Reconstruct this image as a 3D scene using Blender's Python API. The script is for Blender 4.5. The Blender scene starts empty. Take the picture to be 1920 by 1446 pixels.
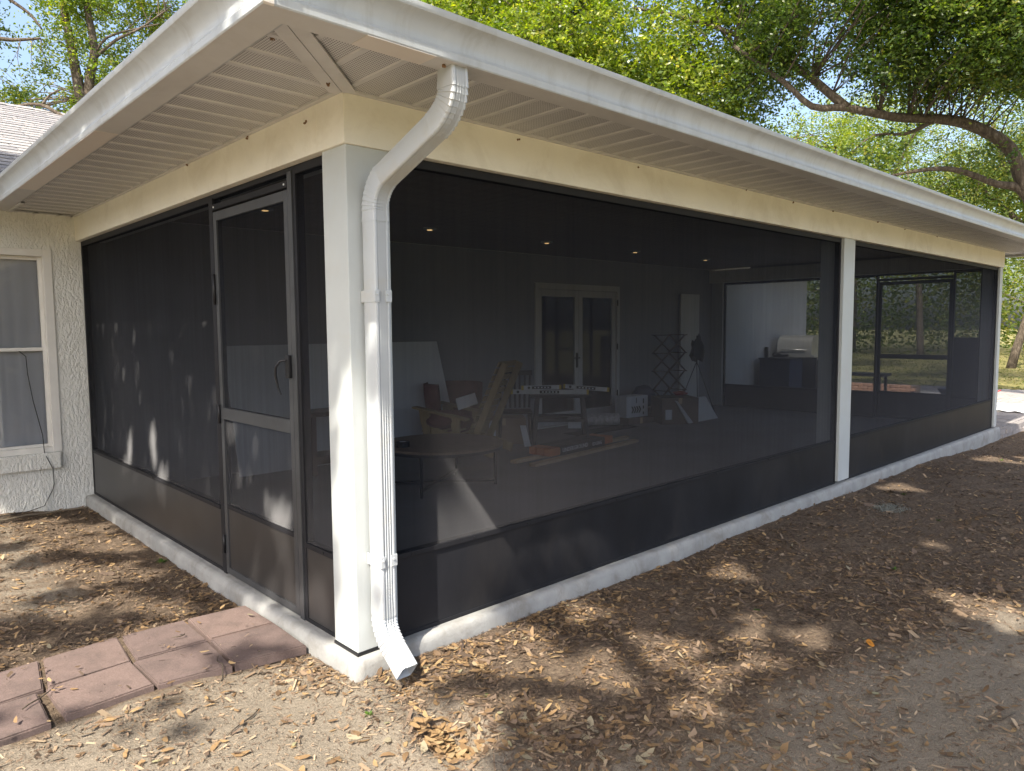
import bpy, bmesh, math, random
import numpy as np
from mathutils import Vector, Matrix, noise as mnoise

rad = math.radians
scene = bpy.context.scene
COL = scene.collection
rng = np.random.default_rng(7)
random.seed(7)

# ------------------------------------------------------------------ camera
CAM = Vector((-1.780, -3.0064, 1.5874))
YAW, PITCH, ROLL = 0.8169, -0.0791, -0.0079
cy, sy, cp, sp = math.cos(YAW), math.sin(YAW), math.cos(PITCH), math.sin(PITCH)
FWD = Vector((cy * cp, sy * cp, sp))
r0 = Vector((sy, -cy, 0.0)); u0 = r0.cross(FWD)
RGT = r0 * math.cos(ROLL) + u0 * math.sin(ROLL)
UPV = -r0 * math.sin(ROLL) + u0 * math.cos(ROLL)
cam_data = bpy.data.cameras.new('camera')
cam_data.sensor_fit = 'HORIZONTAL'; cam_data.sensor_width = 36.0
cam_data.lens = 1364.7 / 1920 * 36.0
cam_data.clip_start = 0.05; cam_data.clip_end = 2000
cam = bpy.data.objects.new('camera', cam_data); COL.objects.link(cam)
m = Matrix((RGT, UPV, -FWD)).transposed().to_4x4(); m.translation = CAM
cam.matrix_world = m
scene.camera = cam

# ------------------------------------------------------------------ light
SUN = Vector((2.4, 1.0, -3.2)).normalized()          # travel direction of the sunlight
EXPOSURE = 1.36
sl = bpy.data.lights.new('sun', 'SUN'); sl.energy = 3.75; sl.angle = rad(0.53); sl.color = (1.0, 0.93, 0.81)
so = bpy.data.objects.new('sun', sl); COL.objects.link(so)
so.rotation_euler = SUN.to_track_quat('-Z', 'Y').to_euler(); so.location = (-20, -9, 30)
w = bpy.data.worlds.new('World'); scene.world = w; w.use_nodes = True
wn = w.node_tree.nodes; wl = w.node_tree.links
bg = wn['Background']; sky = wn.new('ShaderNodeTexSky'); sky.sky_type = 'NISHITA'
sky.sun_disc = False; sky.sun_elevation = math.asin(-SUN.z); sky.sun_rotation = math.atan2(-SUN.x, -SUN.y)
sky.air_density = 1.0; sky.dust_density = 4.5; sky.ozone_density = 1.0
wl.new(sky.outputs[0], bg.inputs[0]); bg.inputs[1].default_value = 0.15
scene.view_settings.view_transform = 'Standard'; scene.view_settings.look = 'None'
scene.view_settings.exposure = EXPOSURE; scene.view_settings.gamma = 1.0
scene.view_settings.use_curve_mapping = False
scene.render.engine = 'CYCLES'
cyc = scene.cycles
cyc.max_bounces = 10; cyc.diffuse_bounces = 5; cyc.glossy_bounces = 3; cyc.transparent_max_bounces = 24
cyc.transmission_bounces = 6; cyc.caustics_reflective = False; cyc.caustics_refractive = False
cyc.use_denoising = True; cyc.sample_clamp_indirect = 6.0

# ------------------------------------------------------------------ materials
MATS = {}
def nt_new(name):
    mt = bpy.data.materials.new(name); mt.use_nodes = True
    n = mt.node_tree.nodes; l = mt.node_tree.links
    MATS[name] = mt
    return mt, n, l, n['Principled BSDF']
def c4(c): return (c[0], c[1], c[2], 1.0)
def tex_noise(n, l, scale, detail=4, rough=.6, vec=None, dist=0.0):
    t = n.new('ShaderNodeTexNoise'); t.inputs['Scale'].default_value = scale
    t.inputs['Detail'].default_value = detail; t.inputs['Roughness'].default_value = rough
    t.inputs['Distortion'].default_value = dist
    if vec is not None: l.new(vec, t.inputs['Vector'])
    return t
def mapping(n, l, scale=(1, 1, 1), rot=(0, 0, 0)):
    tc = n.new('ShaderNodeTexCoord'); mp = n.new('ShaderNodeMapping')
    mp.inputs['Scale'].default_value = scale; mp.inputs['Rotation'].default_value = rot
    l.new(tc.outputs['Object'], mp.inputs['Vector']); return mp.outputs[0]
def ramp(n, l, src, stops):
    r = n.new('ShaderNodeValToRGB'); e = r.color_ramp.elements
    while len(e) < len(stops): e.new(0.5)
    for k, (p, c) in enumerate(stops): e[k].position = p; e[k].color = c4(c)
    l.new(src, r.inputs[0]); return r
def mixc(n, l, fac, a, b, mode='MIX'):
    x = n.new('ShaderNodeMix'); x.data_type = 'RGBA'; x.blend_type = mode
    for sock, v in ((x.inputs['Factor'], fac), (x.inputs['A'] if False else x.inputs[6], a), (x.inputs[7], b)):
        if hasattr(v, 'links'): l.new(v, sock)
        elif isinstance(v, (int, float)): sock.default_value = v
        else: sock.default_value = c4(v)
    return x.outputs[2]
def bump(n, l, src, strength, dist, prev=None):
    b = n.new('ShaderNodeBump'); b.inputs['Strength'].default_value = strength; b.inputs['Distance'].default_value = dist
    l.new(src, b.inputs['Height'])
    if prev is not None: l.new(prev, b.inputs['Normal'])
    return b.outputs[0]
def spec(p, v):
    p.inputs['Specular IOR Level'].default_value = v

def simple(name, col, rough=.55, var=.12, vscale=3.0, stretch=(1, 1, 1), bmp=0.0, bscale=60.0, metal=0.0, sp=.4, dirt=None, dirt_amt=.0, dirt_scale=1.3):
    mt, n, l, p = nt_new(name)
    v = mapping(n, l, stretch)
    t = tex_noise(n, l, vscale, 6, .65, v)
    lo = tuple(max(0, c * (1 - var)) for c in col); hi = tuple(min(1, c * (1 + var)) for c in col)
    r = ramp(n, l, t.outputs[0], [(.3, lo), (.7, hi)])
    out = r.outputs[0]
    if dirt is not None:
        t2 = tex_noise(n, l, dirt_scale, 8, .7, v, .6)
        r2 = ramp(n, l, t2.outputs[0], [(.5, (0, 0, 0)), (.75, (dirt_amt,) * 3)])
        out = mixc(n, l, r2.outputs[0], out, dirt)
    l.new(out, p.inputs['Base Color'])
    p.inputs['Roughness'].default_value = rough; p.inputs['Metallic'].default_value = metal; spec(p, sp)
    if bmp > 0:
        t3 = tex_noise(n, l, bscale, 4, .6, v)
        l.new(bump(n, l, t3.outputs[0], bmp, .004), p.inputs['Normal'])
    return mt

cream = simple('cream_trim_paint', (.86, .83, .735), .55, .05, 2.5, bmp=.15, bscale=40, dirt=(.45, .38, .27), dirt_amt=.35, dirt_scale=2.2)
white = simple('white_post_paint', (.52, .55, .55), .45, .04, 2.0, bmp=.08, bscale=30, dirt=(.5, .47, .4), dirt_amt=.3, dirt_scale=3)
trimw = simple('white_frame_paint', (.78, .76, .72), .45, .05, 3, dirt=(.55, .5, .42), dirt_amt=.3)
gutm = simple('gutter_enamel', (.47, .49, .50), .38, .06, 1.0, (7, 7, .5), sp=.5, dirt=(.27, .245, .20), dirt_amt=.45, dirt_scale=1.1)
gutm2 = simple('gutter_patch_enamel', (.72, .66, .60), .42, .03, 1.5, sp=.5)
dspm = simple('downspout_enamel', (.50, .53, .555), .36, .05, 4, sp=.5, dirt=(.50, .46, .38), dirt_amt=.45, dirt_scale=5)
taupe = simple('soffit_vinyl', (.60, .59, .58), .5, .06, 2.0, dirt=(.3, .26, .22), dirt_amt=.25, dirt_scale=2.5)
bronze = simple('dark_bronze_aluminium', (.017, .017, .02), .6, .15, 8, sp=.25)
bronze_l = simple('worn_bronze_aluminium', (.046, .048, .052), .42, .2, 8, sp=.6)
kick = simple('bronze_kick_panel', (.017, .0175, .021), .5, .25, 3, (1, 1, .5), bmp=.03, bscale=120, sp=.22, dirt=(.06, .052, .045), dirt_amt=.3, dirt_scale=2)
kick_l = simple('lit_kick_panel', (.030, .0285, .029), .40, .2, 3, (1, 1, .5), bmp=.03, bscale=120, sp=.6, dirt=(.05, .046, .042), dirt_amt=.4, dirt_scale=2)  # lighter copy of the kick panel, brighter side light put into its colour
black = simple('black_plastic', (.012, .012, .014), .45, .2, 6)
blackm = simple('black_steel', (.015, .016, .02), .4, .2, 6, sp=.5)
concrete = simple('slab_concrete', (.34, .34, .33), .85, .18, 4, bmp=.6, bscale=70, sp=.25, dirt=(.22, .20, .17), dirt_amt=.8, dirt_scale=5)
wallin = simple('porch_wall_paint', (.31, .315, .33), .7, .05, 2, bmp=.15, bscale=50)
floorc = simple('porch_floor_concrete', (.19, .188, .192), .7, .15, 1.2, bmp=.2, bscale=60, dirt=(.22, .19, .16), dirt_amt=.5, dirt_scale=2)
ceilm = simple('porch_ceiling_boards', (.32, .29, .26), .6, .1, 2, (.3, 6, 1))
curtainm = simple('pale_curtain', (.82, .80, .85), .8, .05, 2)
doorw = simple('interior_door_white', (.70, .68, .66), .5, .04, 3)
sheetw = simple('white_sheet_board', (.78, .80, .82), .6, .03, 2)
card = simple('cardboard', (.34, .24, .16), .8, .12, 5, bmp=.1)
carddk = simple('dark_cardboard', (.18, .13, .10), .8, .12, 5)
woodp = simple('pine_board', (.52, .38, .22), .6, .18, 5, (1, 8, 8))
woodc = simple('adirondack_wood', (.33, .245, .115), .6, .2, 6, (6, 6, 1))
woodt = simple('table_top_wood', (.20, .14, .095), .5, .3, 5, (9, 1, 1))
woodd = simple('dark_brown_wood', (.09, .045, .03), .5, .25, 5, (1, 8, 1))
redbr = simple('red_brown_fabric', (.14, .05, .045), .9, .3, 12, bmp=.4)
orange = simple('orange_plastic', (.55, .15, .03), .5, .1, 5)
label_w = simple('printed_label_white', (.75, .78, .82), .6, .04, 5)
yellow = simple('level_end_yellow', (.6, .42, .03), .5, .05, 5)
alum = simple('level_aluminium', (.62, .64, .66), .35, .06, 5, metal=.3)
bluep = simple('dark_blue_fabric', (.03, .05, .10), .7, .2, 8)
rugm = simple('dark_rug', (.03, .03, .035), .95, .3, 20, bmp=.4)
wrap = simple('bubble_wrap_roll', (.62, .58, .56), .4, .35, 18)
steel = simple('stainless_steel', (.66, .63, .57), .32, .06, 6, metal=.85)
redp = simple('red_painted_steel', (.42, .04, .03), .45, .1, 5)
mudm = simple('mud_dauber_dirt', (.22, .13, .07), .9, .3, 40)
cordm = simple('weathered_cord', (.30, .24, .17), .8, .2, 9)
brickm = simple('planter_brick', (.42, .24, .16), .85, .25, 9, bmp=.4)
bark = None

# perforated soffit: rows of small holes over the vinyl
def perf_mat():
    mt, n, l, p = nt_new('soffit_vinyl_perforated')
    tc = n.new('ShaderNodeTexCoord'); sx = n.new('ShaderNodeSeparateXYZ'); l.new(tc.outputs['Object'], sx.inputs[0])
    parts = []
    for k in (0, 1):
        a = n.new('ShaderNodeMath'); a.operation = 'MULTIPLY'; a.inputs[1].default_value = 1 / .0125; l.new(sx.outputs[k], a.inputs[0])
        f = n.new('ShaderNodeMath'); f.operation = 'FRACT'; l.new(a.outputs[0], f.inputs[0])
        s = n.new('ShaderNodeMath'); s.operation = 'SUBTRACT'; s.inputs[1].default_value = .5; l.new(f.outputs[0], s.inputs[0])
        q = n.new('ShaderNodeMath'); q.operation = 'MULTIPLY'; l.new(s.outputs[0], q.inputs[0]); l.new(s.outputs[0], q.inputs[1]); parts.append(q)
    ad = n.new('ShaderNodeMath'); ad.operation = 'ADD'; l.new(parts[0].outputs[0], ad.inputs[0]); l.new(parts[1].outputs[0], ad.inputs[1])
    lt = n.new('ShaderNodeMath'); lt.operation = 'LESS_THAN'; lt.inputs[1].default_value = .072; l.new(ad.outputs[0], lt.inputs[0])
    t = tex_noise(n, l, 2.0, 5, .6, tc.outputs['Object'])
    base = ramp(n, l, t.outputs[0], [(.3, (.57, .56, .55)), (.7, (.65, .64, .63))])
    l.new(mixc(n, l, lt.outputs[0], base.outputs[0], (.05, .045, .04)), p.inputs['Base Color'])
    p.inputs['Roughness'].default_value = .5
    return mt
perf = perf_mat()

# insect screen: see-through dark mesh, denser at a slant; round threads catch the sun from the side
def screen_mat(name, axis, opac=.515, alb=.012, gloss=.06):
    mt, n, l, p = nt_new(name)
    n.remove(p); out = n['Material Output']
    lw = n.new('ShaderNodeLayerWeight'); lw.inputs[0].default_value = .5      # facing: 1 at grazing
    mr = n.new('ShaderNodeMapRange'); mr.inputs[1].default_value = .0; mr.inputs[2].default_value = .9
    mr.inputs[3].default_value = opac; mr.inputs[4].default_value = min(.97, opac + .33)
    l.new(lw.outputs['Facing'], mr.inputs[0])
    vs_ = mapping(n, l, (34, 34, .8)); ns = tex_noise(n, l, 1.0, 3, .6, vs_); vb = mapping(n, l, (1.3, 1.3, 1.3)); nb = tex_noise(n, l, 1.0, 4, .6, vb)
    a1 = n.new('ShaderNodeMath'); a1.operation = 'ADD'; l.new(ns.outputs[0], a1.inputs[0]); l.new(nb.outputs[0], a1.inputs[1])
    a2 = n.new('ShaderNodeMath'); a2.operation = 'MULTIPLY_ADD'; a2.inputs[1].default_value = .12; a2.inputs[2].default_value = -.12; l.new(a1.outputs[0], a2.inputs[0])
    a3 = n.new('ShaderNodeMath'); a3.operation = 'ADD'; a3.use_clamp = True; l.new(mr.outputs[0], a3.inputs[0]); l.new(a2.outputs[0], a3.inputs[1]); mr = a3
    tr = n.new('ShaderNodeBsdfTransparent'); tr.inputs[0].default_value = (.90, .94, 1.0, 1)
    # closures for the sides of the threads
    tc = n.new('ShaderNodeTexCoord')
    no = tex_noise(n, l, 1.6, 5, .6, tc.outputs['Object'])
    col = ramp(n, l, no.outputs[0], [(.3, (alb * .75, alb * .86, alb * 1.2)), (.7, (alb * .95, alb * 1.05, alb * 1.45))])
    prev = None
    dirs = [(.85, .5, .2), (-.85, .5, .2), (0, .6, .8), (0, .9, .2)]
    if axis == 'x': dirs = [(b, a, c) for a, b, c in dirs]
    sgn = -1.0
    for k, dvec in enumerate(dirs):
        df = n.new('ShaderNodeBsdfDiffuse'); l.new(col.outputs[0], df.inputs[0])
        cx = n.new('ShaderNodeCombineXYZ')
        vv = (dvec[0], sgn * dvec[1], dvec[2]) if axis == 'y' else (sgn * dvec[0], dvec[1], dvec[2])
        for q in range(3): cx.inputs[q].default_value = vv[q]
        l.new(cx.outputs[0], df.inputs['Normal'])
        if prev is None: prev = df.outputs[0]
        else:
            mx = n.new('ShaderNodeMixShader'); mx.inputs[0].default_value = 1.0 / (k + 1)
            l.new(prev, mx.inputs[1]); l.new(df.outputs[0], mx.inputs[2]); prev = mx.outputs[0]
    # gloss of the coated threads
    prg = None
    gd = [(-.72, .53, .44), (.8, .5, .3), (-.72, .56, .42), (-.76, .5, .38), (0, .6, .8)]
    if axis == 'x': gd = [(.52, -.65, .56), (.52, .65, .4), (.56, -.6, .58), (.5, -.72, .48), (.6, 0, .8)]
    for k, dvec in enumerate(gd):
        gl = n.new('ShaderNodeBsdfGlossy'); gl.inputs['Color'].default_value = (.56, .555, .57, 1); gl.inputs['Roughness'].default_value = .38
        cx = n.new('ShaderNodeCombineXYZ'); vv = (dvec[0], sgn * dvec[1], dvec[2]) if axis == 'y' else (sgn * dvec[0], dvec[1], dvec[2])
        for q in range(3): cx.inputs[q].default_value = vv[q]
        l.new(cx.outputs[0], gl.inputs['Normal'])
        if prg is None: prg = gl.outputs[0]
        else:
            mx = n.new('ShaderNodeMixShader'); mx.inputs[0].default_value = 1.0 / (k + 1)
            l.new(prg, mx.inputs[1]); l.new(gl.outputs[0], mx.inputs[2]); prg = mx.outputs[0]
    mg = n.new('ShaderNodeMixShader'); mg.inputs[0].default_value = gloss
    l.new(prev, mg.inputs[1]); l.new(prg, mg.inputs[2]); prev = mg.outputs[0]
    m2 = n.new('ShaderNodeMixShader'); l.new(mr.outputs[0], m2.inputs[0]); l.new(tr.outputs[0], m2.inputs[1]); l.new(prev, m2.inputs[2])
    l.new(m2.outputs[0], out.inputs[0])
    return mt
scr_y = screen_mat('insect_screen_front', 'y')
scr_x = screen_mat('insect_screen_side', 'x', opac=.52)
scr_f = screen_mat('insect_screen_far', 'x', opac=.36, alb=.018)

def glass_mat(name, tint=(.9, .93, .95)):
    mt, n, l, p = nt_new(name); n.remove(p); out = n['Material Output']
    fr = n.new('ShaderNodeFresnel'); fr.inputs[0].default_value = 1.6
    tr = n.new('ShaderNodeBsdfTransparent'); tr.inputs[0].default_value = c4(tint)
    gl = n.new('ShaderNodeBsdfGlossy'); gl.inputs['Roughness'].default_value = .02
    mx = n.new('ShaderNodeMixShader'); l.new(fr.outputs[0], mx.inputs[0]); l.new(tr.outputs[0], mx.inputs[1]); l.new(gl.outputs[0], mx.inputs[2])
    l.new(mx.outputs[0], out.inputs[0]); return mt
glass = glass_mat('window_glass', (.97, .98, .98))

def stucco_mat():
    mt, n, l, p = nt_new('knockdown_stucco')
    tc = n.new('ShaderNodeTexCoord')
    vm = mapping(n, l, (1, 1, .5))
    t1 = tex_noise(n, l, 40, 3, .55, vm, .7)
    r1 = ramp(n, l, t1.outputs[0], [(.40, (0, 0, 0)), (.62, (1, 1, 1))])
    t2 = tex_noise(n, l, 110, 3, .6, tc.outputs['Object'])
    t3 = tex_noise(n, l, 2.2, 6, .7, tc.outputs['Object'])
    col = ramp(n, l, t3.outputs[0], [(.3, (.74, .735, .69)), (.7, (.83, .825, .78))])
    l.new(col.outputs[0], p.inputs['Base Color']); p.inputs['Roughness'].default_value = .8; spec(p, .25)
    b1 = bump(n, l, r1.outputs[0], .75, .007)
    l.new(bump(n, l, t2.outputs[0], .35, .003, b1), p.inputs['Normal'])
    return mt
stucco = stucco_mat()

def shingle_mat():
    mt, n, l, p = nt_new('asphalt_shingle')
    oi = n.new('ShaderNodeObjectInfo'); tc = n.new('ShaderNodeTexCoord')
    t = tex_noise(n, l, 90, 3, .7, tc.outputs['Object'])
    a = ramp(n, l, t.outputs[0], [(.3, (.22, .22, .23)), (.7, (.48, .47, .46))])
    t2 = tex_noise(n, l, 1.6, 3, .5, tc.outputs['Object'])
    b = ramp(n, l, t2.outputs[0], [(.3, (.75, .75, .78)), (.7, (1.1, 1.08, 1.05))])
    cc = mixc(n, l, 1.0, a.outputs[0], b.outputs[0], 'MULTIPLY')
    rr = ramp(n, l, oi.outputs['Random'], [(0, (.8, .8, .82)), (1, (1.15, 1.13, 1.1))])
    l.new(mixc(n, l, 1.0, cc, rr.outputs[0], 'MULTIPLY'), p.inputs['Base Color'])
    p.inputs['Roughness'].default_value = .9; spec(p, .2)
    l.new(bump(n, l, t.outputs[0], .5, .003), p.inputs['Normal'])
    return mt
shingle = shingle_mat()

def paver_mat(name, lo, hi, dk):
    mt, n, l, p = nt_new(name)
    oi = n.new('ShaderNodeObjectInfo'); tc = n.new('ShaderNodeTexCoord')
    ad = n.new('ShaderNodeVectorMath'); l.new(tc.outputs['Object'], ad.inputs[0]); l.new(oi.outputs['Location'], ad.inputs[1])
    t = tex_noise(n, l, 160, 3, .7, ad.outputs[0])
    a = ramp(n, l, t.outputs[0], [(.3, lo), (.7, hi)])
    t2 = tex_noise(n, l, 7, 7, .7, ad.outputs[0], .5)
    f = ramp(n, l, t2.outputs[0], [(.45, (0, 0, 0)), (.8, (.75, .75, .75))])
    o = mixc(n, l, f.outputs[0], a.outputs[0], dk)
    rr = ramp(n, l, oi.outputs['Random'], [(0, (.86, .86, .88)), (1, (1.12, 1.1, 1.08))])
    l.new(mixc(n, l, 1.0, o, rr.outputs[0], 'MULTIPLY'), p.inputs['Base Color'])
    p.inputs['Roughness'].default_value = .85; spec(p, .25)
    l.new(bump(n, l, t.outputs[0], .5, .003), p.inputs['Normal'])
    return mt
paver_red = paver_mat('red_concrete_paver', (.138, .099, .088), (.215, .160, .142), (.082, .066, .060))
paver_grey = paver_mat('grey_patio_paver', (.28, .26, .25), (.40, .37, .35), (.16, .14, .13))

def tint_mat(name, stops, rough=.6, transl=0.0, sp=.3, bmp=0.0):
    """colour by a random number stored per leaf"""
    mt, n, l, p = nt_new(name)
    at = n.new('ShaderNodeAttribute'); at.attribute_name = 'tint'
    r = ramp(n, l, at.outputs['Fac'], stops)
    l.new(r.outputs[0], p.inputs['Base Color']); p.inputs['Roughness'].default_value = rough; spec(p, sp)
    if transl > 0:
        out = n['Material Output']
        t = n.new('ShaderNodeBsdfTranslucent')
        hs = n.new('ShaderNodeHueSaturation'); hs.inputs['Saturation'].default_value = 1.15; hs.inputs['Value'].default_value = 1.7
        l.new(r.outputs[0], hs.inputs['Color']); l.new(hs.outputs[0], t.inputs[0])
        mx = n.new('ShaderNodeMixShader'); mx.inputs[0].default_value = transl
        l.new(p.outputs[0], mx.inputs[1]); l.new(t.outputs[0], mx.inputs[2]); l.new(mx.outputs[0], out.inputs[0])
    return mt
leaf_oak = tint_mat('oak_leaf', [(0, (.04, .075, .015)), (.5, (.095, .15, .022)), (.85, (.17, .21, .03)), (1, (.26, .25, .05))], .38, .42, .5)
leaf_lime = tint_mat('young_oak_leaf', [(0, (.08, .13, .02)), (.5, (.20, .26, .035)), (.85, (.32, .345, .05)), (1, (.42, .39, .10))], .38, .48, .5)
leaf_far = tint_mat('far_leaf', [(0, (.045, .08, .018)), (.5, (.11, .15, .025)), (1, (.27, .25, .05))], .5, .4, .35)
litter_m = tint_mat('fallen_leaf_brown', [(0, (.085, .055, .035)), (.3, (.19, .12, .065)), (.55, (.31, .20, .10)), (.8, (.40, .275, .14)), (.93, (.36, .31, .21)), (1, (.22, .23, .09))], .6, .12, .35)
chip_m = tint_mat('bark_mulch', [(0, (.055, .04, .031)), (.45, (.155, .108, .076)), (.8, (.27, .192, .125)), (1, (.38, .29, .195))], .8, 0, .25)
weed_m = tint_mat('weed_green', [(0, (.05, .11, .02)), (1, (.12, .2, .03))], .5, .3, .4)
moss_m = tint_mat('grey_moss', [(0, (.16, .17, .15)), (1, (.30, .31, .28))], .9, .2, .2)
grass_m = tint_mat('lawn_grass', [(0, (.06, .09, .02)), (.6, (.14, .16, .04)), (1, (.30, .25, .10))], .6, .3, .3)

def bark_mat():
    mt, n, l, p = nt_new('oak_bark')
    v = mapping(n, l, (1, 1, .35))
    t = tex_noise(n, l, 16, 8, .7, v, .8)
    r = ramp(n, l, t.outputs[0], [(.3, (.035, .028, .022)), (.55, (.115, .092, .07)), (.75, (.24, .21, .17))])
    l.new(r.outputs[0], p.inputs['Base Color']); p.inputs['Roughness'].default_value = .9; spec(p, .2)
    l.new(bump(n, l, t.outputs[0], .8, .03), p.inputs['Normal']); return mt
bark = bark_mat()

def ground_mat():
    mt, n, l, p = nt_new('yard_soil')
    tc = n.new('ShaderNodeTexCoord'); pos = tc.outputs['Object']
    at = n.new('ShaderNodeAttribute'); at.attribute_name = 'sand'
    al = n.new('ShaderNodeAttribute'); al.attribute_name = 'lawn'
    t1 = tex_noise(n, l, 3.2, 8, .72, pos, .8); t2 = tex_noise(n, l, 260, 3, .7, pos); t3 = tex_noise(n, l, 38, 6, .75, pos, .5)
    sand = ramp(n, l, t2.outputs[0], [(.3, (.18, .15, .117)), (.7, (.36, .307, .238))])
    soil = ramp(n, l, t3.outputs[0], [(.28, (.058, .043, .032)), (.5, (.155, .115, .083)), (.68, (.25, .19, .13)), (.8, (.34, .265, .175))])
    fa = n.new('ShaderNodeMath'); fa.operation = 'ADD'; l.new(at.outputs['Fac'], fa.inputs[0])
    s1 = n.new('ShaderNodeMath'); s1.operation = 'MULTIPLY_ADD'; s1.inputs[1].default_value = 1.5; s1.inputs[2].default_value = -.75
    l.new(t1.outputs[0], s1.inputs[0]); l.new(s1.outputs[0], fa.inputs[1])
    s2 = n.new('ShaderNodeMath'); s2.operation = 'MULTIPLY_ADD'; s2.inputs[1].default_value = .9; s2.inputs[2].default_value = -.45
    l.new(t3.outputs[0], s2.inputs[0])
    fb = n.new('ShaderNodeMath'); fb.operation = 'SUBTRACT'; l.new(fa.outputs[0], fb.inputs[0]); l.new(s2.outputs[0], fb.inputs[1])
    mk = ramp(n, l, fb.outputs[0], [(.35, (0, 0, 0)), (.65, (1, 1, 1))])
    mixed = mixc(n, l, mk.outputs[0], soil.outputs[0], sand.outputs[0])
    t4 = tex_noise(n, l, 1.1, 9, .75, pos, 1.0)
    lawn = ramp(n, l, t4.outputs[0], [(.3, (.10, .11, .035)), (.5, (.20, .18, .07)), (.7, (.36, .29, .15))])
    l.new(mixc(n, l, al.outputs['Fac'], mixed, lawn.outputs[0]), p.inputs['Base Color'])
    p.inputs['Roughness'].default_value = .95; spec(p, .15)
    b1 = bump(n, l, t3.outputs[0], .9, .02); l.new(bump(n, l, t2.outputs[0], .5, .004, b1), p.inputs['Normal'])
    return mt
ground_m = ground_mat()

# ------------------------------------------------------------------ object helpers
def link(o, parent=None):
    COL.objects.link(o)
    if parent is not None:
        o.parent = parent
        o.matrix_parent_inverse = Matrix.Translation(-parent_loc(parent))
    return o
def parent_loc(p):
    l = p.location.copy()
    return l
def tag(o, label=None, cat=None, group=None, kind=None):
    if label: o['label'] = label
    if cat: o['category'] = cat
    if group: o['group'] = group
    if kind: o['kind'] = kind
    return o
def empty(name, loc, label, cat, group=None):
    o = bpy.data.objects.new(name, None); o.location = loc; o.empty_display_size = .1
    COL.objects.link(o); return tag(o, label, cat, group)

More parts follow.
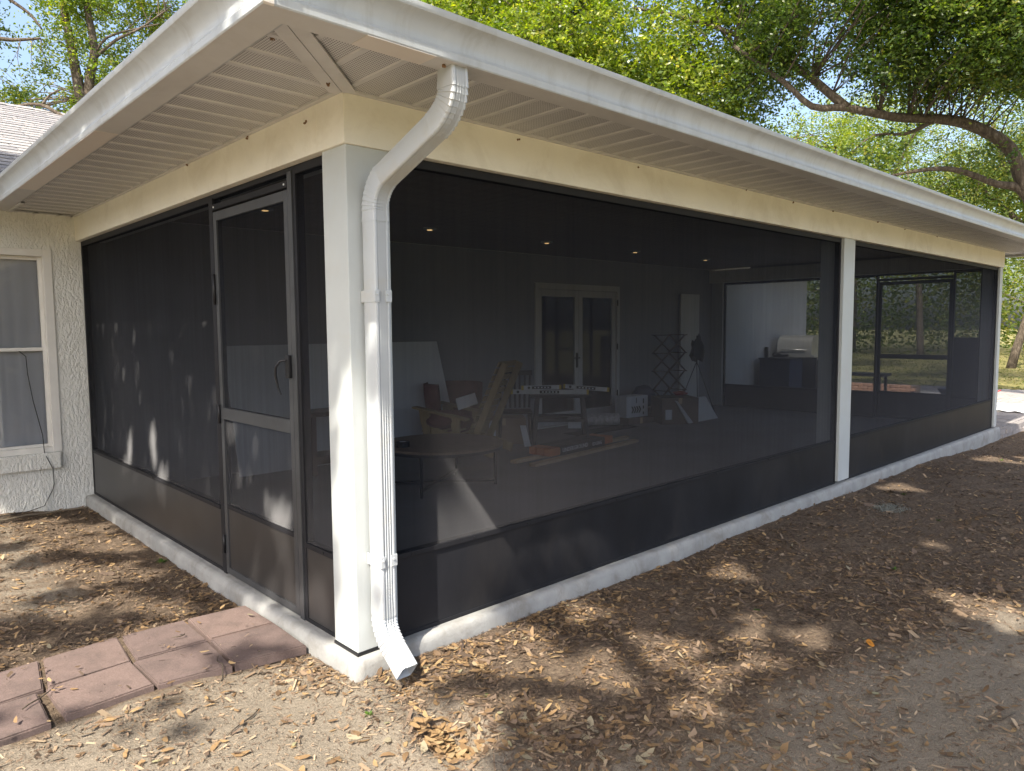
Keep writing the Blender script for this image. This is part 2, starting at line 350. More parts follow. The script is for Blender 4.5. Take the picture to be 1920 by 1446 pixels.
class MB:
    """collects boxes, prisms, bars and tubes; build() links them as one mesh object"""
    def __init__(s): s.bm = bmesh.new()
    def _hull(s, vs, faces, mi=0):
        v = [s.bm.verts.new(x) for x in vs]
        for f in faces:
            try:
                ff = s.bm.faces.new([v[i] for i in f]); ff.material_index = mi
            except ValueError: pass
        return v
    def box(s, a, b, mi=0, bev=0.0):
        x0, y0, z0 = a; x1, y1, z1 = b
        vs = [(x0, y0, z0), (x1, y0, z0), (x1, y1, z0), (x0, y1, z0), (x0, y0, z1), (x1, y0, z1), (x1, y1, z1), (x0, y1, z1)]
        v = s._hull(vs, [(0, 3, 2, 1), (4, 5, 6, 7), (0, 1, 5, 4), (1, 2, 6, 5), (2, 3, 7, 6), (3, 0, 4, 7)], mi)
        if bev > 0:
            es = list({e for q in v for e in q.link_edges})
            bmesh.ops.bevel(s.bm, geom=es, offset=bev, segments=2, affect='EDGES', profile=.6)
        return s
    def obox(s, c, ax, half, mi=0, bev=0.0):
        """box at centre c with axes ax (3 vectors) and half sizes"""
        c = Vector(c); A = [Vector(q).normalized() * h for q, h in zip(ax, half)]
        vs = [c + sx * A[0] + sy_ * A[1] + sz * A[2] for sz in (-1, 1) for sy_ in (-1, 1) for sx in (-1, 1)]
        v = s._hull(vs, [(0, 2, 3, 1), (4, 5, 7, 6), (0, 1, 5, 4), (1, 3, 7, 5), (3, 2, 6, 7), (2, 0, 4, 6)], mi)
        if bev > 0:
            es = list({e for q in v for e in q.link_edges})
            bmesh.ops.bevel(s.bm, geom=es, offset=bev, segments=2, affect='EDGES', profile=.6)
        return s
    def bar(s, p, q, wd, hg, up=(0, 0, 1), mi=0, bev=0.0):
        p, q = Vector(p), Vector(q); d = (q - p); L = d.length; d.normalize()
        u = Vector(up); sd = d.cross(u)
        if sd.length < 1e-4: sd = d.cross(Vector((1, 0, 0)))
        sd.normalize(); u = sd.cross(d)
        return s.obox((p + q) / 2, (d, sd, u), (L / 2, wd / 2, hg / 2), mi, bev)
    def tube(s, pts, rr, seg=8, mi=0, cap=True):
        pts = [Vector(p) for p in pts]
        if not hasattr(rr, '__len__'): rr = [rr] * len(pts)
        rings = []; ref = Vector((.31, .2, .93))
        for i, p in enumerate(pts):
            d = (pts[min(i + 1, len(pts) - 1)] - pts[max(i - 1, 0)]).normalized()
            a = d.cross(ref)
            if a.length < 1e-3: a = d.cross(Vector((1, 0, 0)))
            a.normalize(); b = d.cross(a)
            rings.append([s.bm.verts.new(p + (a * math.cos(t) + b * math.sin(t)) * rr[i]) for t in [2 * math.pi * k / seg for k in range(seg)]])
        for i in range(len(rings) - 1):
            for k in range(seg):
                f = s.bm.faces.new((rings[i][k], rings[i][(k + 1) % seg], rings[i + 1][(k + 1) % seg], rings[i + 1][k])); f.smooth = True; f.material_index = mi
        if cap:
            for rg in (rings[0], rings[-1]):
                f = s.bm.faces.new(rg); f.material_index = mi
        return s
    def cyl(s, p, q, r, seg=24, mi=0, r2=None):
        s.tube([p, q], [r, r if r2 is None else r2], seg, mi)
        return s
    def prism(s, poly, d, mi=0):
        """polygon (list of 3D points) pushed along vector d"""
        d = Vector(d); a = [s.bm.verts.new(Vector(p)) for p in poly]; b = [s.bm.verts.new(Vector(p) + d) for p in poly]
        n = len(poly)
        for f in ([a], [b]):
            fc = s.bm.faces.new(f[0]); fc.material_index = mi
        for i in range(n):
            fc = s.bm.faces.new((a[i], a[(i + 1) % n], b[(i + 1) % n], b[i])); fc.material_index = mi
        return s
    def sweep(s, prof, frames, closed=True, mi=0, cap=True):
        """prof: 2D points; frames: list of functions (a,b)->3D"""
        rings = [[s.bm.verts.new(fr(a, b)) for a, b in prof] for fr in frames]
        n = len(prof)
        for i in range(len(rings) - 1):
            for k in range(n if closed else n - 1):
                fc = s.bm.faces.new((rings[i][k], rings[i][(k + 1) % n], rings[i + 1][(k + 1) % n], rings[i + 1][k])); fc.material_index = mi
        if cap and closed:
            for rg in (rings[0], rings[-1]):
                fc = s.bm.faces.new(rg); fc.material_index = mi
        return s
    def build(s, name, mats, parent=None, smooth=None, recalc=True):
        if recalc: bmesh.ops.recalc_face_normals(s.bm, faces=s.bm.faces)
        me = bpy.data.meshes.new(name); s.bm.to_mesh(me); s.bm.free()
        for mt in (mats if isinstance(mats, (list, tuple)) else [mats]): me.materials.append(mt)
        o = bpy.data.objects.new(name, me)
        if smooth is not None:
            me.polygons.foreach_set('use_smooth', [True] * len(me.polygons))
            try: me.set_sharp_from_angle(angle=rad(smooth))
            except Exception: pass
        return link(o, parent)
def box(name, a, b, mt, parent=None, bev=.003):
    return MB().box(a, b, 0, bev).build(name, mt, parent)
def copy_part(o, parent, dloc):
    c = o.copy(); COL.objects.link(c); c.parent = parent
    c.location = o.location + Vector(dloc); return c
def copy_tree(o, parent=None):
    c = o.copy(); COL.objects.link(c)
    if parent is not None: c.parent = parent
    for ch in list(o.children): copy_tree(ch, c)
    return c
def np_mesh(name, verts, quads, mt, parent=None, tint=None, tris=None):
    me = bpy.data.meshes.new(name)
    nv = len(verts); nq = len(quads)
    me.vertices.add(nv); me.vertices.foreach_set('co', np.ascontiguousarray(verts, dtype=np.float32).ravel())
    k = quads.shape[1]
    me.loops.add(nq * k); me.loops.foreach_set('vertex_index', np.ascontiguousarray(quads, dtype=np.int32).ravel())
    me.polygons.add(nq); me.polygons.foreach_set('loop_start', np.arange(0, nq * k, k, dtype=np.int32))
    me.polygons.foreach_set('loop_total', np.full(nq, k, dtype=np.int32))
    me.update(calc_edges=True)
    if tint is not None:
        a = me.attributes.new('tint', 'FLOAT', 'POINT'); a.data.foreach_set('value', np.ascontiguousarray(tint, dtype=np.float32))
    me.materials.append(mt)
    o = bpy.data.objects.new(name, me); return link(o, parent)
def unit(a): return a / np.maximum(1e-9, np.linalg.norm(a, axis=-1, keepdims=True))
def leaf_quads(c, L, W, up_bias=0.0, r=rng, fold=.0):
    """rhombic leaves round points c (N,3)"""
    N = len(c)
    a = unit(r.normal(size=(N, 3)) * np.array([1, 1, .7]))
    nrm = unit(r.normal(size=(N, 3)) + np.array([0, 0, up_bias]))
    b = unit(np.cross(nrm, a))
    L = (L * r.uniform(.65, 1.3, (N, 1))); Wd = (W * r.uniform(.7, 1.3, (N, 1)))
    v = np.stack([c - a * L / 2, c + b * Wd / 2, c + a * L / 2, c - b * Wd / 2], 1).reshape(-1, 3)
    q = np.arange(4 * N).reshape(N, 4)
    return v, q

# ------------------------------------------------------------------ ground and sky-side setting
XE, YW = 11.34, 4.946            # porch: far end and house wall
ZB, ZT = 2.44, 2.676             # underside of the beam, soffit
def sstep(x, a, b):
    t = np.clip((x - a) / (b - a), 0, 1); return t * t * (3 - 2 * t)
def ground_h(x, y):
    x = np.asarray(x, float); y = np.asarray(y, float)
    h = -.108 - .02 * sstep(-y, .3, 1.2) - .10 * sstep(x, 7.5, 11.5)
    h = h + .007 * np.sin(x * 5.1 + 1.3 * np.sin(y * 3.7)) * np.cos(y * 6.3 + x) + .004 * np.sin(x * 17 + y * 9) * np.sin(y * 21 - x * 5) + .012 * np.sin(x * 1.7 + .5) * np.sin(y * 1.9 + 2)
    r = np.hypot(x - .035, (y + .70) * .85)
    h = h - .13 * np.exp(-(r / .10) ** 2) + .022 * np.exp(-((r - .2) / .07) ** 2)
    d = np.abs(x - .10 + (y + .25) * -.12); tr = np.exp(-(d / .085) ** 2) * sstep(y, -.66, -.5) * (1 - sstep(y, -.2, -.05))
    h = h - .035 * tr
    h = h - .30 * sstep(x, .08, .25) * (1 - sstep(x, 11.0, 11.15)) * sstep(y, .08, .25) * (1 - sstep(y, 4.7, 4.85))
    far = sstep(np.hypot(x - 4, y - 2), 22, 60)
    h = h + .03 * (1 - sstep(x, -.7, -.25)) * sstep(x, -2.4, -2.0)
    h = h + far * .35 * np.sin(x * .05) * np.cos(y * .06)
    return h
def axis(segs):
    out = []
    for a, b, n in segs: out += list(np.linspace(a, b, n, endpoint=False))
    return np.array(out + [segs[-1][1]])
gx = axis([(-260, -40, 12), (-40, -8, 18), (-8, -2.6, 30), (-2.6, 4.2, 240), (4.2, 12, 120), (12, 40, 50), (40, 260, 14)])
gy = axis([(-260, -40, 10), (-40, -6, 16), (-6, -3.2, 20), (-3.2, 1.4, 170), (1.4, 5.2, 80), (5.2, 40, 40), (40, 260, 14)])
GX, GY = np.meshgrid(gx, gy, indexing='ij')
GZ = ground_h(GX, GY)
NX, NY = len(gx), len(gy)
gv = np.stack([GX, GY, GZ], -1).reshape(-1, 3)
ii, jj = np.meshgrid(np.arange(NX - 1), np.arange(NY - 1), indexing='ij')
i0 = (ii * NY + jj).ravel()
gq = np.stack([i0, i0 + NY, i0 + NY + 1, i0 + 1], 1)
ground = np_mesh('ground', gv, gq, ground_m)
ground.data.polygons.foreach_set('use_smooth', [True] * len(ground.data.polygons))
X, Y = gv[:, 0], gv[:, 1]
def sand_w(X, Y):
    s = .12 + .75 * sstep(-(X - .1), -.1, .35) * (1 - sstep(Y, .35, .6)) * (sstep(-Y, -.45, -.1))
    s = np.maximum(s, .62 * (1 - sstep(X, .15, .4)) * (1 - sstep(Y, .4, .6)))
    s = np.maximum(s, .80 * sstep(-Y + -.22 * X, .75, 1.5))
    s = np.maximum(s, .58 * sstep(-X, .5, .8) * sstep(Y, 1.3, 2.2))
    s = s - .35 * np.exp(-((Y + .12) / .15) ** 2) * (X > .2)
    s = s - .3 * np.exp(-((X + .1) / .15) ** 2) * (Y > 1.2)
    return np.clip(s, 0, 1)
a = ground.data.attributes.new('sand', 'FLOAT', 'POINT'); a.data.foreach_set('value', sand_w(X, Y).astype(np.float32))
lw_ = np.clip(sstep(X, 15, 20) + sstep(Y, 9, 14) + sstep(-Y, 7, 12) + sstep(-X, 9, 14), 0, 1)
a = ground.data.attributes.new('lawn', 'FLOAT', 'POINT'); a.data.foreach_set('value', lw_.astype(np.float32))
tag(ground, kind='structure')

# ------------------------------------------------------------------ screened porch
porch = empty('screened_porch', (0, 0, 0), 'white porch extension with black insect screens under a hipped roof', 'porch')
# slab with a worn rounded edge
def slab():
    mb = MB()
    pr = [(-.03, -.03), (XE + .03, -.03), (XE + .03, YW), (-.03, YW)]
    n_per = [200, 60, 60, 80]
    ring = []
    for k in range(4):
        a_, b_ = Vector(pr[k]), Vector(pr[(k + 1) % 4])
        for t in range(n_per[k]):
            ring.append(a_.lerp(b_, t / n_per[k]))
    cen = Vector((XE / 2, YW / 2))
    prof = [(0.0, -.45), (0.0, -.16), (.003, -.10), (.0, -.045), (-.006, -.02), (-.018, -.006), (-.05, -.004)]
    rings = []
    for off, z in prof:
        rg = []
        for p in ring:
            nx = -1 if abs(p.x - pr[0][0]) < 1e-4 else (1 if abs(p.x - pr[1][0]) < 1e-4 else 0)
            ny = -1 if abs(p.y - pr[0][1]) < 1e-4 else (1 if abs(p.y - pr[2][1]) < 1e-4 else 0)
            j = .006 * mnoise.noise(Vector((p.x * 4, p.y * 4, z * 9))) + .004 * mnoise.noise(Vector((p.x * 13, p.y * 13, z * 20)))
            o_ = off + (j if z < -.003 else 0)
            if z > -.06: o_ = min(o_, 0.004)
            rg.append(mb.bm.verts.new((p.x + nx * o_, p.y + ny * o_, z + (.3 * j if z > -.03 else 0))))
        rings.append(rg)
    n = len(ring)
    for i in range(len(rings) - 1):
        for k in range(n):
            f = mb.bm.faces.new((rings[i][k], rings[i][(k + 1) % n], rings[i + 1][(k + 1) % n], rings[i + 1][k])); f.smooth = True
    mb.bm.faces.new(rings[-1])
    return mb.build('concrete_slab', concrete, porch)
slab()
fl = box('porch_floor', (.08, .08, -.04), (XE - .08, YW - .004, 0.0), floorc, porch, 0)

# posts
def post(a, b, name='post'):
    o = box(name, a, b, white, porch, .004)
    return o
pc = post((.015, .015, .012), (.25, .235, ZB), 'corner_post')
MB().box((.010, .010, -.004), (.252, .237, .0105), 0, .001).build('post_base', black, pc)
p2 = post((5.54, .015, .02), (5.80, .25, ZB)); p3 = post((11.19, .015, .012), (11.325, .25, ZB))
post((11.19, 4.70, .012), (11.325, YW - .002, ZB))
for s in ((5.70, .0135, 1.2), (.12, .0135, 1.55), (.05, .0135, 2.02)):
    pass
# beams
box('beam', (0, 0, ZB), (5.668, .25, ZT), cream, porch, .003)
box('beam', (5.672, .002, ZB + .001), (XE, .25, ZT), cream, porch, .003)
box('beam', (0, .2505, ZB), (.25, YW - .001, ZT), cream, porch, .003)
box('beam', (XE - .25, .2505, ZB), (XE, YW - .001, ZT), cream, porch, .003)

# ceiling boards
mb = MB(); x = .25
while x < XE - .25:
    mb.box((x, .25, 2.705), (min(x + .145, XE - .25), YW - .002, 2.72)); x += .15
mb.box((.25, .25, 2.7205), (XE - .25, YW - .002, 2.74))
mb.build('ceiling', ceilm, porch)
lampm, n_, l_, p_ = nt_new('downlight_glow'); p_.inputs['Base Color'].default_value = (.9, .7, .4, 1)
p_.inputs['Emission Color'].default_value = (1, .62, .25, 1); p_.inputs['Emission Strength'].default_value = .9
for (lx, ly) in ((1.24, 3.52), (3.2, 3.62), (5.14, 3.68), (7.02, 3.68), (8.97, 3.71)):
    mb = MB(); mb.tube([(lx, ly, 2.7045), (lx, ly, 2.69), (lx, ly, 2.684)], [.075, .075, .06], 24)
    d = mb.build('ceiling_downlight', white, porch, 40)
    MB().cyl((lx, ly, 2.6835), (lx, ly, 2.680), .030, 20).build('lamp', lampm, d, 40)

# screens: an aluminium frame, the mesh, the kick panel and its screws for each bay
def bay(axis, a, b, zs=(.43, 2.44), inset=.05, kick_top=.44, scr=None, far=False, transom=False, lip=True):
    """bay in the plane axis=const from a to b"""
    def bx(mb, u0, u1, z0, z1, d0, d1, bev=.002):
        if axis == 'y': mb.box((u0, inset + d0, z0), (u1, inset + d1, z1), 0, bev)
        elif axis == 'x': mb.box((inset + d0, u0, z0), (inset + d1, u1, z1), 0, bev)
    sg = -1 if far else 1
    D = (-.006, .045) if not far else (-.045, .006)
    fr = MB(); wd = .03
    if transom:
        bx(fr, a, b, zs[1] - .03, zs[1], *D); bx(fr, a, b, zs[0], zs[0] + .04, *D)
    else:
        bx(fr, a, a + wd, -.004, 2.438, *D); bx(fr, b - wd, b, -.004, 2.438, *D)
        bx(fr, a + wd, b - wd, 2.395, 2.438, *D); bx(fr, a + wd, b - wd, kick_top - .028, kick_top, D[0] - .006 * sg * (1 if not far else 0), D[1])
        bx(fr, a + wd, b - wd, -.004, .018, *D)
    f = fr.build('screen_frame', bronze, porch)
    z0 = kick_top - .002 if not transom else zs[0] + .04
    z1 = 2.396 if not transom else zs[1] - .03
    u0, u1 = a + wd - .004, b - wd + .004
    e = inset + .004 * sg
    mb = MB()
    vs = [(u0, e, z0), (u1, e, z0), (u1, e, z1), (u0, e, z1)] if axis == 'y' else [(e, u0, z0), (e, u1, z0), (e, u1, z1), (e, u0, z1)]
    mb._hull(vs, [(0, 1, 2, 3)])
    mb.build('insect_screen', scr, f, recalc=False)
    if not transom:
        # thin slightly wavy sheet
        mb = MB(); nu = max(4, int((b - a) / .25)); g = []
        for i in range(nu + 1):
            u = u0 + (u1 - u0) * i / nu
            row = []
            for k in range(7):
                z = .012 + (kick_top - .03 - .012) * k / 6
                d = inset - sg * (.0015 + .0012 * mnoise.noise(Vector((u * 1.7, z * 4, inset + 3))))
                row.append(mb.bm.verts.new((u, d, z) if axis == 'y' else (d, u, z)))
            g.append(row)
        for i in range(nu):
            for k in range(6):
                q = mb.bm.faces.new((g[i][k], g[i + 1][k], g[i + 1][k + 1], g[i][k + 1])); q.smooth = True
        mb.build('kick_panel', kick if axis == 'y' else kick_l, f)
        if not far:
            mb = MB(); u = u0 + .1
            while u < u1:
                c = (u, inset - .0125, kick_top - .014) if axis == 'y' else (inset - .0125, u, kick_top - .014)
                d = (0, -.004, 0) if axis == 'y' else (-.004, 0, 0)
                mb.cyl(c, Vector(c) + Vector(d), .006, 8); u += .42
            o = mb.build('screws', black, f); o['kind'] = 'stuff'
    return f
bay('y', .236, 5.539, scr=scr_y); bay('y', 5.801, 11.189, scr=scr_y)
bay('x', 1.72, YW - .004, scr=scr_x); bay('x', .251, .605, scr=scr_x)
bay('x', .606, 1.719, zs=(2.335, 2.438), scr=scr_x, transom=True)
bay('x', 1.79, 4.70, inset=11.29, scr=scr_f, far=True); bay('x', .251, .66, inset=11.29, scr=scr_f, far=True)
bay('x', .661, 1.789, zs=(2.32, 2.438), inset=11.29, scr=scr_f, far=True, transom=True)
# door jambs with a small end cap above the rail
for y0 in (.606, 1.672):
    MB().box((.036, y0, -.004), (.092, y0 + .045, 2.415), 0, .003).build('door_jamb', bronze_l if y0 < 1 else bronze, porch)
mb = MB(); mb.box((.035, .652, 2.337), (.060, 1.671, 2.372), 0, .002)
hd = mb.build('door_header', bronze, porch)
for yy in (.68, 1.645): MB().cyl((.035, yy, 2.354), (.031, yy, 2.354), .006, 8).build('screw', label_w, hd)

def screen_door(x, y0, y1, top, far=False):
    """y0 = latch side, y1 = hinge side"""
    sg = -1 if far else 1
    X0, X1 = (x - .008, x + .03) if not far else (x - .03, x + .008)
    st = .045
    mb = MB()
    for a_, b_ in ((y0, y0 + st), (y1 - st, y1)): mb.box((X0, a_, .008), (X1, b_, top), 0, .003)
    mb.box((X0, y0 + st, top - .055), (X1, y1 - st, top), 0, .003)
    mb.box((X0, y0 + st, .008), (X1, y1 - st, .05), 0, .003)
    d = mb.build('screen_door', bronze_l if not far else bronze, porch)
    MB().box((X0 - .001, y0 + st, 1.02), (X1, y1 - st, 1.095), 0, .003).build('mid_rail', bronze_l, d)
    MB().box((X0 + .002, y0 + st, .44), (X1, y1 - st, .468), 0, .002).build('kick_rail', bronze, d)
    for z0, z1 in ((1.094, top - .054), (.467, 1.021)):
        mb = MB(); e = x + .004 * sg
        mb._hull([(e, y0 + st - .002, z0), (e, y1 - st + .002, z0), (e, y1 - st + .002, z1), (e, y0 + st - .002, z1)], [(0, 1, 2, 3)])
        mb.build('insect_screen', scr_x if not far else scr_f, d, recalc=False)
    MB().box((x + .0, y0 + st, .05), (x + .004, y1 - st, .441), 0, 0).build('kick_panel', kick_l, d)
    if not far:
        for z in (1.88, 1.05, .20):
            MB().cyl((x - .016, y1 + .002, z - .13 if z > 1.5 else z - .06), (x - .016, y1 + .002, z + .06), .008, 10).build('hinge', black, d)
        mb = MB()
        mb.box((x - .030, y0 + .002, 1.325), (x - .008, y0 + .043, 1.45), 0, .006)
        h = mb.build('handle_plate', black, d)
        pts = [(x - .03, y0 + .02, 1.425), (x - .062, y0 + .034, 1.42), (x - .075, y0 + .06, 1.385), (x - .070, y0 + .075, 1.34), (x - .058, y0 + .07, 1.27), (x - .050, y0 + .055, 1.235)]
        mb = MB(); mb.tube(pts, [.006, .007, .0075, .0075, .006, .004], 10)
        mb.build('lever', blackm, h if False else d, 60)
    return d
screen_door(.045, .655, 1.668, 2.325)
screen_door(11.29, .665, 1.78, 2.31, far=True)

# roof and gutters
FO = .57                                               # fascia distance outside the beam
prof = [(0, 2.640), (.117, 2.640), (.121, 2.645), (.123, 2.670), (.110, 2.686), (.108, 2.700), (.111, 2.715), (.121, 2.746), (.140, 2.765), (.157, 2.776), (.161, 2.785), (.161, 2.802), (.152, 2.805),
        (.150, 2.797), (.152, 2.781), (.136, 2.770), (.116, 2.751), (.105, 2.724), (.102, 2.70), (.102, 2.652), (.003, 2.652), (.003, 2.80), (0, 2.80)]
def gfr(run, pos, mitre=None):
    def f(a_, z):
        if run == 'left':
            return (-FO - a_, (-FO - a_) if mitre else pos, z)
        if run == 'front':
            return ((-FO - a_) if mitre == 'near' else (XE + FO + a_) if mitre == 'far' else pos, -FO - a_, z)
        if run == 'far':
            return (XE + FO + a_, (-FO - a_) if mitre else pos, z)
    return f
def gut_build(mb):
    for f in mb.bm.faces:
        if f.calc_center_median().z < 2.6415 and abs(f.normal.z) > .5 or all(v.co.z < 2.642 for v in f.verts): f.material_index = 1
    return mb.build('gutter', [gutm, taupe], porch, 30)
def gut(frames, wob=0.0):
    return gut_build(MB().sweep(prof, frames))
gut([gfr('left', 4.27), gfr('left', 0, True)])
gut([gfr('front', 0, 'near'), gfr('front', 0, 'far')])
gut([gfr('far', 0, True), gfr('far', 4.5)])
# corner joint strip on the front gutter, and patch sleeves under the gutters
jprof = [(.118, 2.637), (.125, 2.642), (.126, 2.672), (.113, 2.688), (.111, 2.700), (.114, 2.715), (.124, 2.746), (.143, 2.765), (.160, 2.776), (.164, 2.785), (.164, 2.805), (.150, 2.807)]
MB().sweep(jprof + [(a_ - .002, z_) for a_, z_ in jprof[::-1]], [gfr('front', -.655), gfr('front', 0, 'near')]).build('gutter_corner', gutm2, porch, 30)
MB().box((-FO - .119, 1.35, 2.6375), (-FO - .004, 3.45, 2.6395), 0).build('gutter_sleeve', gutm2, porch)
MB().box((-.30, -FO - .119, 2.6375), (.01, -FO - .004, 2.6395), 0).build('gutter_sleeve', gutm2, porch)
# fascia
mb = MB()
mb.box((-FO + .001, -FO + .001, 2.652), (-FO + .02, 4.27, 2.845)); mb.build('fascia', gutm, porch)
MB().box((-FO + .021, -FO + .001, 2.652), (XE + FO - .001, -FO + .02, 2.845)).build('fascia', gutm, porch)
MB().box((XE + FO - .02, -FO + .021, 2.652), (XE + FO - .001, 4.5, 2.845)).build('fascia', gutm, porch)

# hip roof of the porch
e = FO + .03
mb = MB()
A, B = (-e, -e, 2.85), (XE + e, -e, 2.85); R0 = (3.4, 3.4, 4.36); R1 = (XE - 3.4, 3.4, 4.36); R2 = (3.4, 8.1, 4.36); R3 = (XE - 3.4, 8.1, 4.36)
C_, D_ = (-e, 4.32, 2.85), (XE + e, 4.32, 2.85)
for poly in ([A, B, R1, R0], [A, R0, R2], [A, R2, C_], [B, R3, R1], [B, D_, R3], [R0, R1, R3, R2]):
    vs = [mb.bm.verts.new(v) for v in poly]; mb.bm.faces.new(vs)
    vs = [mb.bm.verts.new(Vector(v) + Vector((0, 0, -.03))) for v in poly]; mb.bm.faces.new(vs)
mb.build('porch_roof', shingle, porch, recalc=False)
# roof starter course just behind the gutters: drip edge
MB().box((-e, -e, 2.835), (XE + e, -e + .05, 2.8495)).build('drip_edge', gutm2, porch)
MB().box((-e, -e + .051, 2.835), (-e + .05, 4.3, 2.8495)).build('drip_edge', gutm2, porch)

# soffit panels (each vinyl panel its own piece)
soff = MB().box((-FO + .022, -FO + .022, 2.69), (XE + FO - .022, -.002, 2.70)).box((-FO + .022, 0, 2.69), (-.002, 4.9, 2.70)).box((XE + .002, 0, 2.69), (XE + FO - .022, 4.5, 2.70)).build('soffit', taupe, porch)
PIT = .19
def soffit_panel(run, s0):
    """panel running across the eave at position s0..s0+PIT along it; cut by the hip at the corner"""
    def ends(s):                       # outer edge (distance outside beam) and inner edge
        lo = FO - .022
        if run == 'left': inner = 0 if s >= 0 else -s
        elif run == 'front': inner = 0 if 0 <= s <= XE else (-s if s < 0 else s - XE)
        else: inner = 0 if s >= 0 else -s
        return lo, min(inner, lo)
    def P(s, d, z):
        return (-d, s, z) if run == 'left' else (s, -d, z) if run == 'front' else (XE + d, s, z)
    s1 = s0 + PIT
    cuts = [(s0, 2.676, 0), (s0 + .152, 2.676, 1), (s0 + .156, 2.669, 1), (s0 + .182, 2.669, 1), (s0 + .184, 2.684, 1), (s1, 2.684, 1)]
    mb = MB(); prev = None
    for k, (s, z, mi) in enumerate(cuts):
        lo, inn = ends(s)
        cur = (mb.bm.verts.new(P(s, lo, z)), mb.bm.verts.new(P(s, inn, z)))
        if prev and (ends(cuts[k - 1][0])[0] - ends(cuts[k - 1][0])[1] > 1e-4 or lo - inn > 1e-4):
            try:
                f = mb.bm.faces.new((prev[0], cur[0], cur[1], prev[1])); f.material_index = mi if k != 1 else 0
            except ValueError: pass
        prev = cur
    bmesh.ops.remove_doubles(mb.bm, verts=mb.bm.verts, dist=1e-5)
    return mb.build('soffit_panel', [perf, taupe], soff)
s = -.547
while s < 4.85: soffit_panel('left', s); s += PIT
s = -.547
while s < XE + .54: soffit_panel('front', s); s += PIT
s = -.547
while s < 3.0: soffit_panel('far', s); s += PIT
# J-channels along beams and the two hip trims
MB().box((-.026, -.0, 2.664), (-.001, 4.9, 2.6755)).build('soffit_channel', taupe, porch)
MB().box((-.026, -.026, 2.664), (XE + .02, -.001, 2.6755)).build('soffit_channel', taupe, porch)
def hip_strip(off, wd, z):
    n = Vector((1, -1, 0)).normalized(); d = Vector((1, 1, 0)).normalized()
    c0 = Vector((-FO + .03, -FO + .03, z)) + n * off; c1 = Vector((-.005, -.005, z)) + n * off
    MB().bar(c0, c1, wd, .008, (0, 0, 1), 0, .002).build('hip_trim', taupe, porch)
hip_strip(-.032, .062, 2.662); hip_strip(.034, .060, 2.660)

# mud spots left by wasps along the trim
mb = MB()
for (px_, py_, pz_) in [(-.006, 1.02, 2.655), (-.006, 1.95, 2.66), (-.006, .35, 2.60), (.62, -.006, 2.66), (1.1, -.006, 2.63), (2.2, -.006, 2.64), (-.5, -.35, 2.672), (3.6, -.006, 2.66), (4.4, -.006, 2.655), (5.2, -.006, 2.66), (6.3, -.006, 2.66), (7.1, -.006, 2.655), (.09, -.64, 2.635), (-.12, -.08, 2.655), (8.2, -.006, 2.66)]:
    for _ in range(4):
        c = Vector((px_, py_, pz_)) + Vector((random.uniform(-.008, .008), random.uniform(-.008, .008), random.uniform(-.006, .006)))
        ax = Matrix.Rotation(random.uniform(0, 3), 3, 'Z') @ Matrix.Rotation(random.uniform(0, 3), 3, 'X')
        mb.obox(c, (ax.col[0], ax.col[1], ax.col[2]), (random.uniform(.002, .005),) * 3, 0, .0015)
o = mb.build('wasp_mud', mudm, porch); o['kind'] = 'stuff'

# ------------------------------------------------------------------ downspout
def dsp_profile(w=.086, d=.105, ribs=4):
    """rounded rectangle, ribbed on the wide front; local a = across (x), b = outward"""
    pts = []
    def corner(cx, cy_, t0):
        for k in range(4):
            t = t0 + k / 3 * math.pi / 2
            pts.append((cx + .012 * math.cos(t), cy_ + .012 * math.sin(t)))
    hx, hy = w / 2, d / 2
    corner(hx - .012, hy - .012, 0)                                    # outer +x
    n = ribs * 2
    for k in range(n + 1):                                             # front ribs
        u = hx - .016 - (w - .032) * k / n
        pts.append((u, hy - (.011 if k % 2 else 0)))
    corner(-hx + .012, hy - .012, math.pi / 2)
    corner(-hx + .012, -hy + .012, math.pi)
    corner(hx - .012, -hy + .012, 1.5 * math.pi)
    return pts
dpf = dsp_profile()
def frame_at(c, d, side):
    """cross-section at c, pipe direction d, 'side' the across vector"""
    c = Vector(c); d = Vector(d).normalized(); sv = Vector(side).normalized()
    outv = d.cross(sv).normalized()
    return c, sv, outv
def pipe(name, stations, parent, mt, crimp=0.0, scale=1.0, wall=True, crimp_side=None):
    mb = MB(); frs = []
    for i, (c, d, sd) in enumerate(stations):
        C0, sv, ov = frame_at(c, d, sd)
        k = 1.0 + (crimp if (crimp and i % 2) else 0.0)
        frs.append(lambda a_, b_, C0=C0, sv=sv, ov=ov, k=k: C0 + sv * a_ * scale * k + ov * b_ * scale * k)
    mb.sweep(dpf, frs, cap=False)
    if wall:
        inner = [(a_ * .95, b_ * .95) for a_, b_ in dpf]
        mb.sweep(inner, [frs[-1], frs[-2]] if len(frs) < 3 else [frs[-1], frs[-3]], cap=False)
    return mb.build(name, mt, parent, 28)
SX = Vector((1, 0, 0))
c_top = Vector((.146, -.615, 2.645)); c_low = Vector((.123, -.054, 2.16))
def arc(p0, d0, p1, d1, n):
    """quadratic-ish bend: hermite between two stations"""
    out = []
    L = (Vector(p1) - Vector(p0)).length
    for k in range(n + 1):
        t = k / n
        h = [2 * t**3 - 3 * t**2 + 1, t**3 - 2 * t**2 + t, -2 * t**3 + 3 * t**2, t**3 - t**2]
        p = Vector(p0) * h[0] + Vector(d0) * L * h[1] + Vector(p1) * h[2] + Vector(d1) * L * h[3]
        dh = [6 * t**2 - 6 * t, 3 * t**2 - 4 * t + 1, -6 * t**2 + 6 * t, 3 * t**2 - 2 * t]
        dd = Vector(p0) * dh[0] + Vector(d0) * L * dh[1] + Vector(p1) * dh[2] + Vector(d1) * L * dh[3]
        out.append((p, dd.normalized()))
    return out
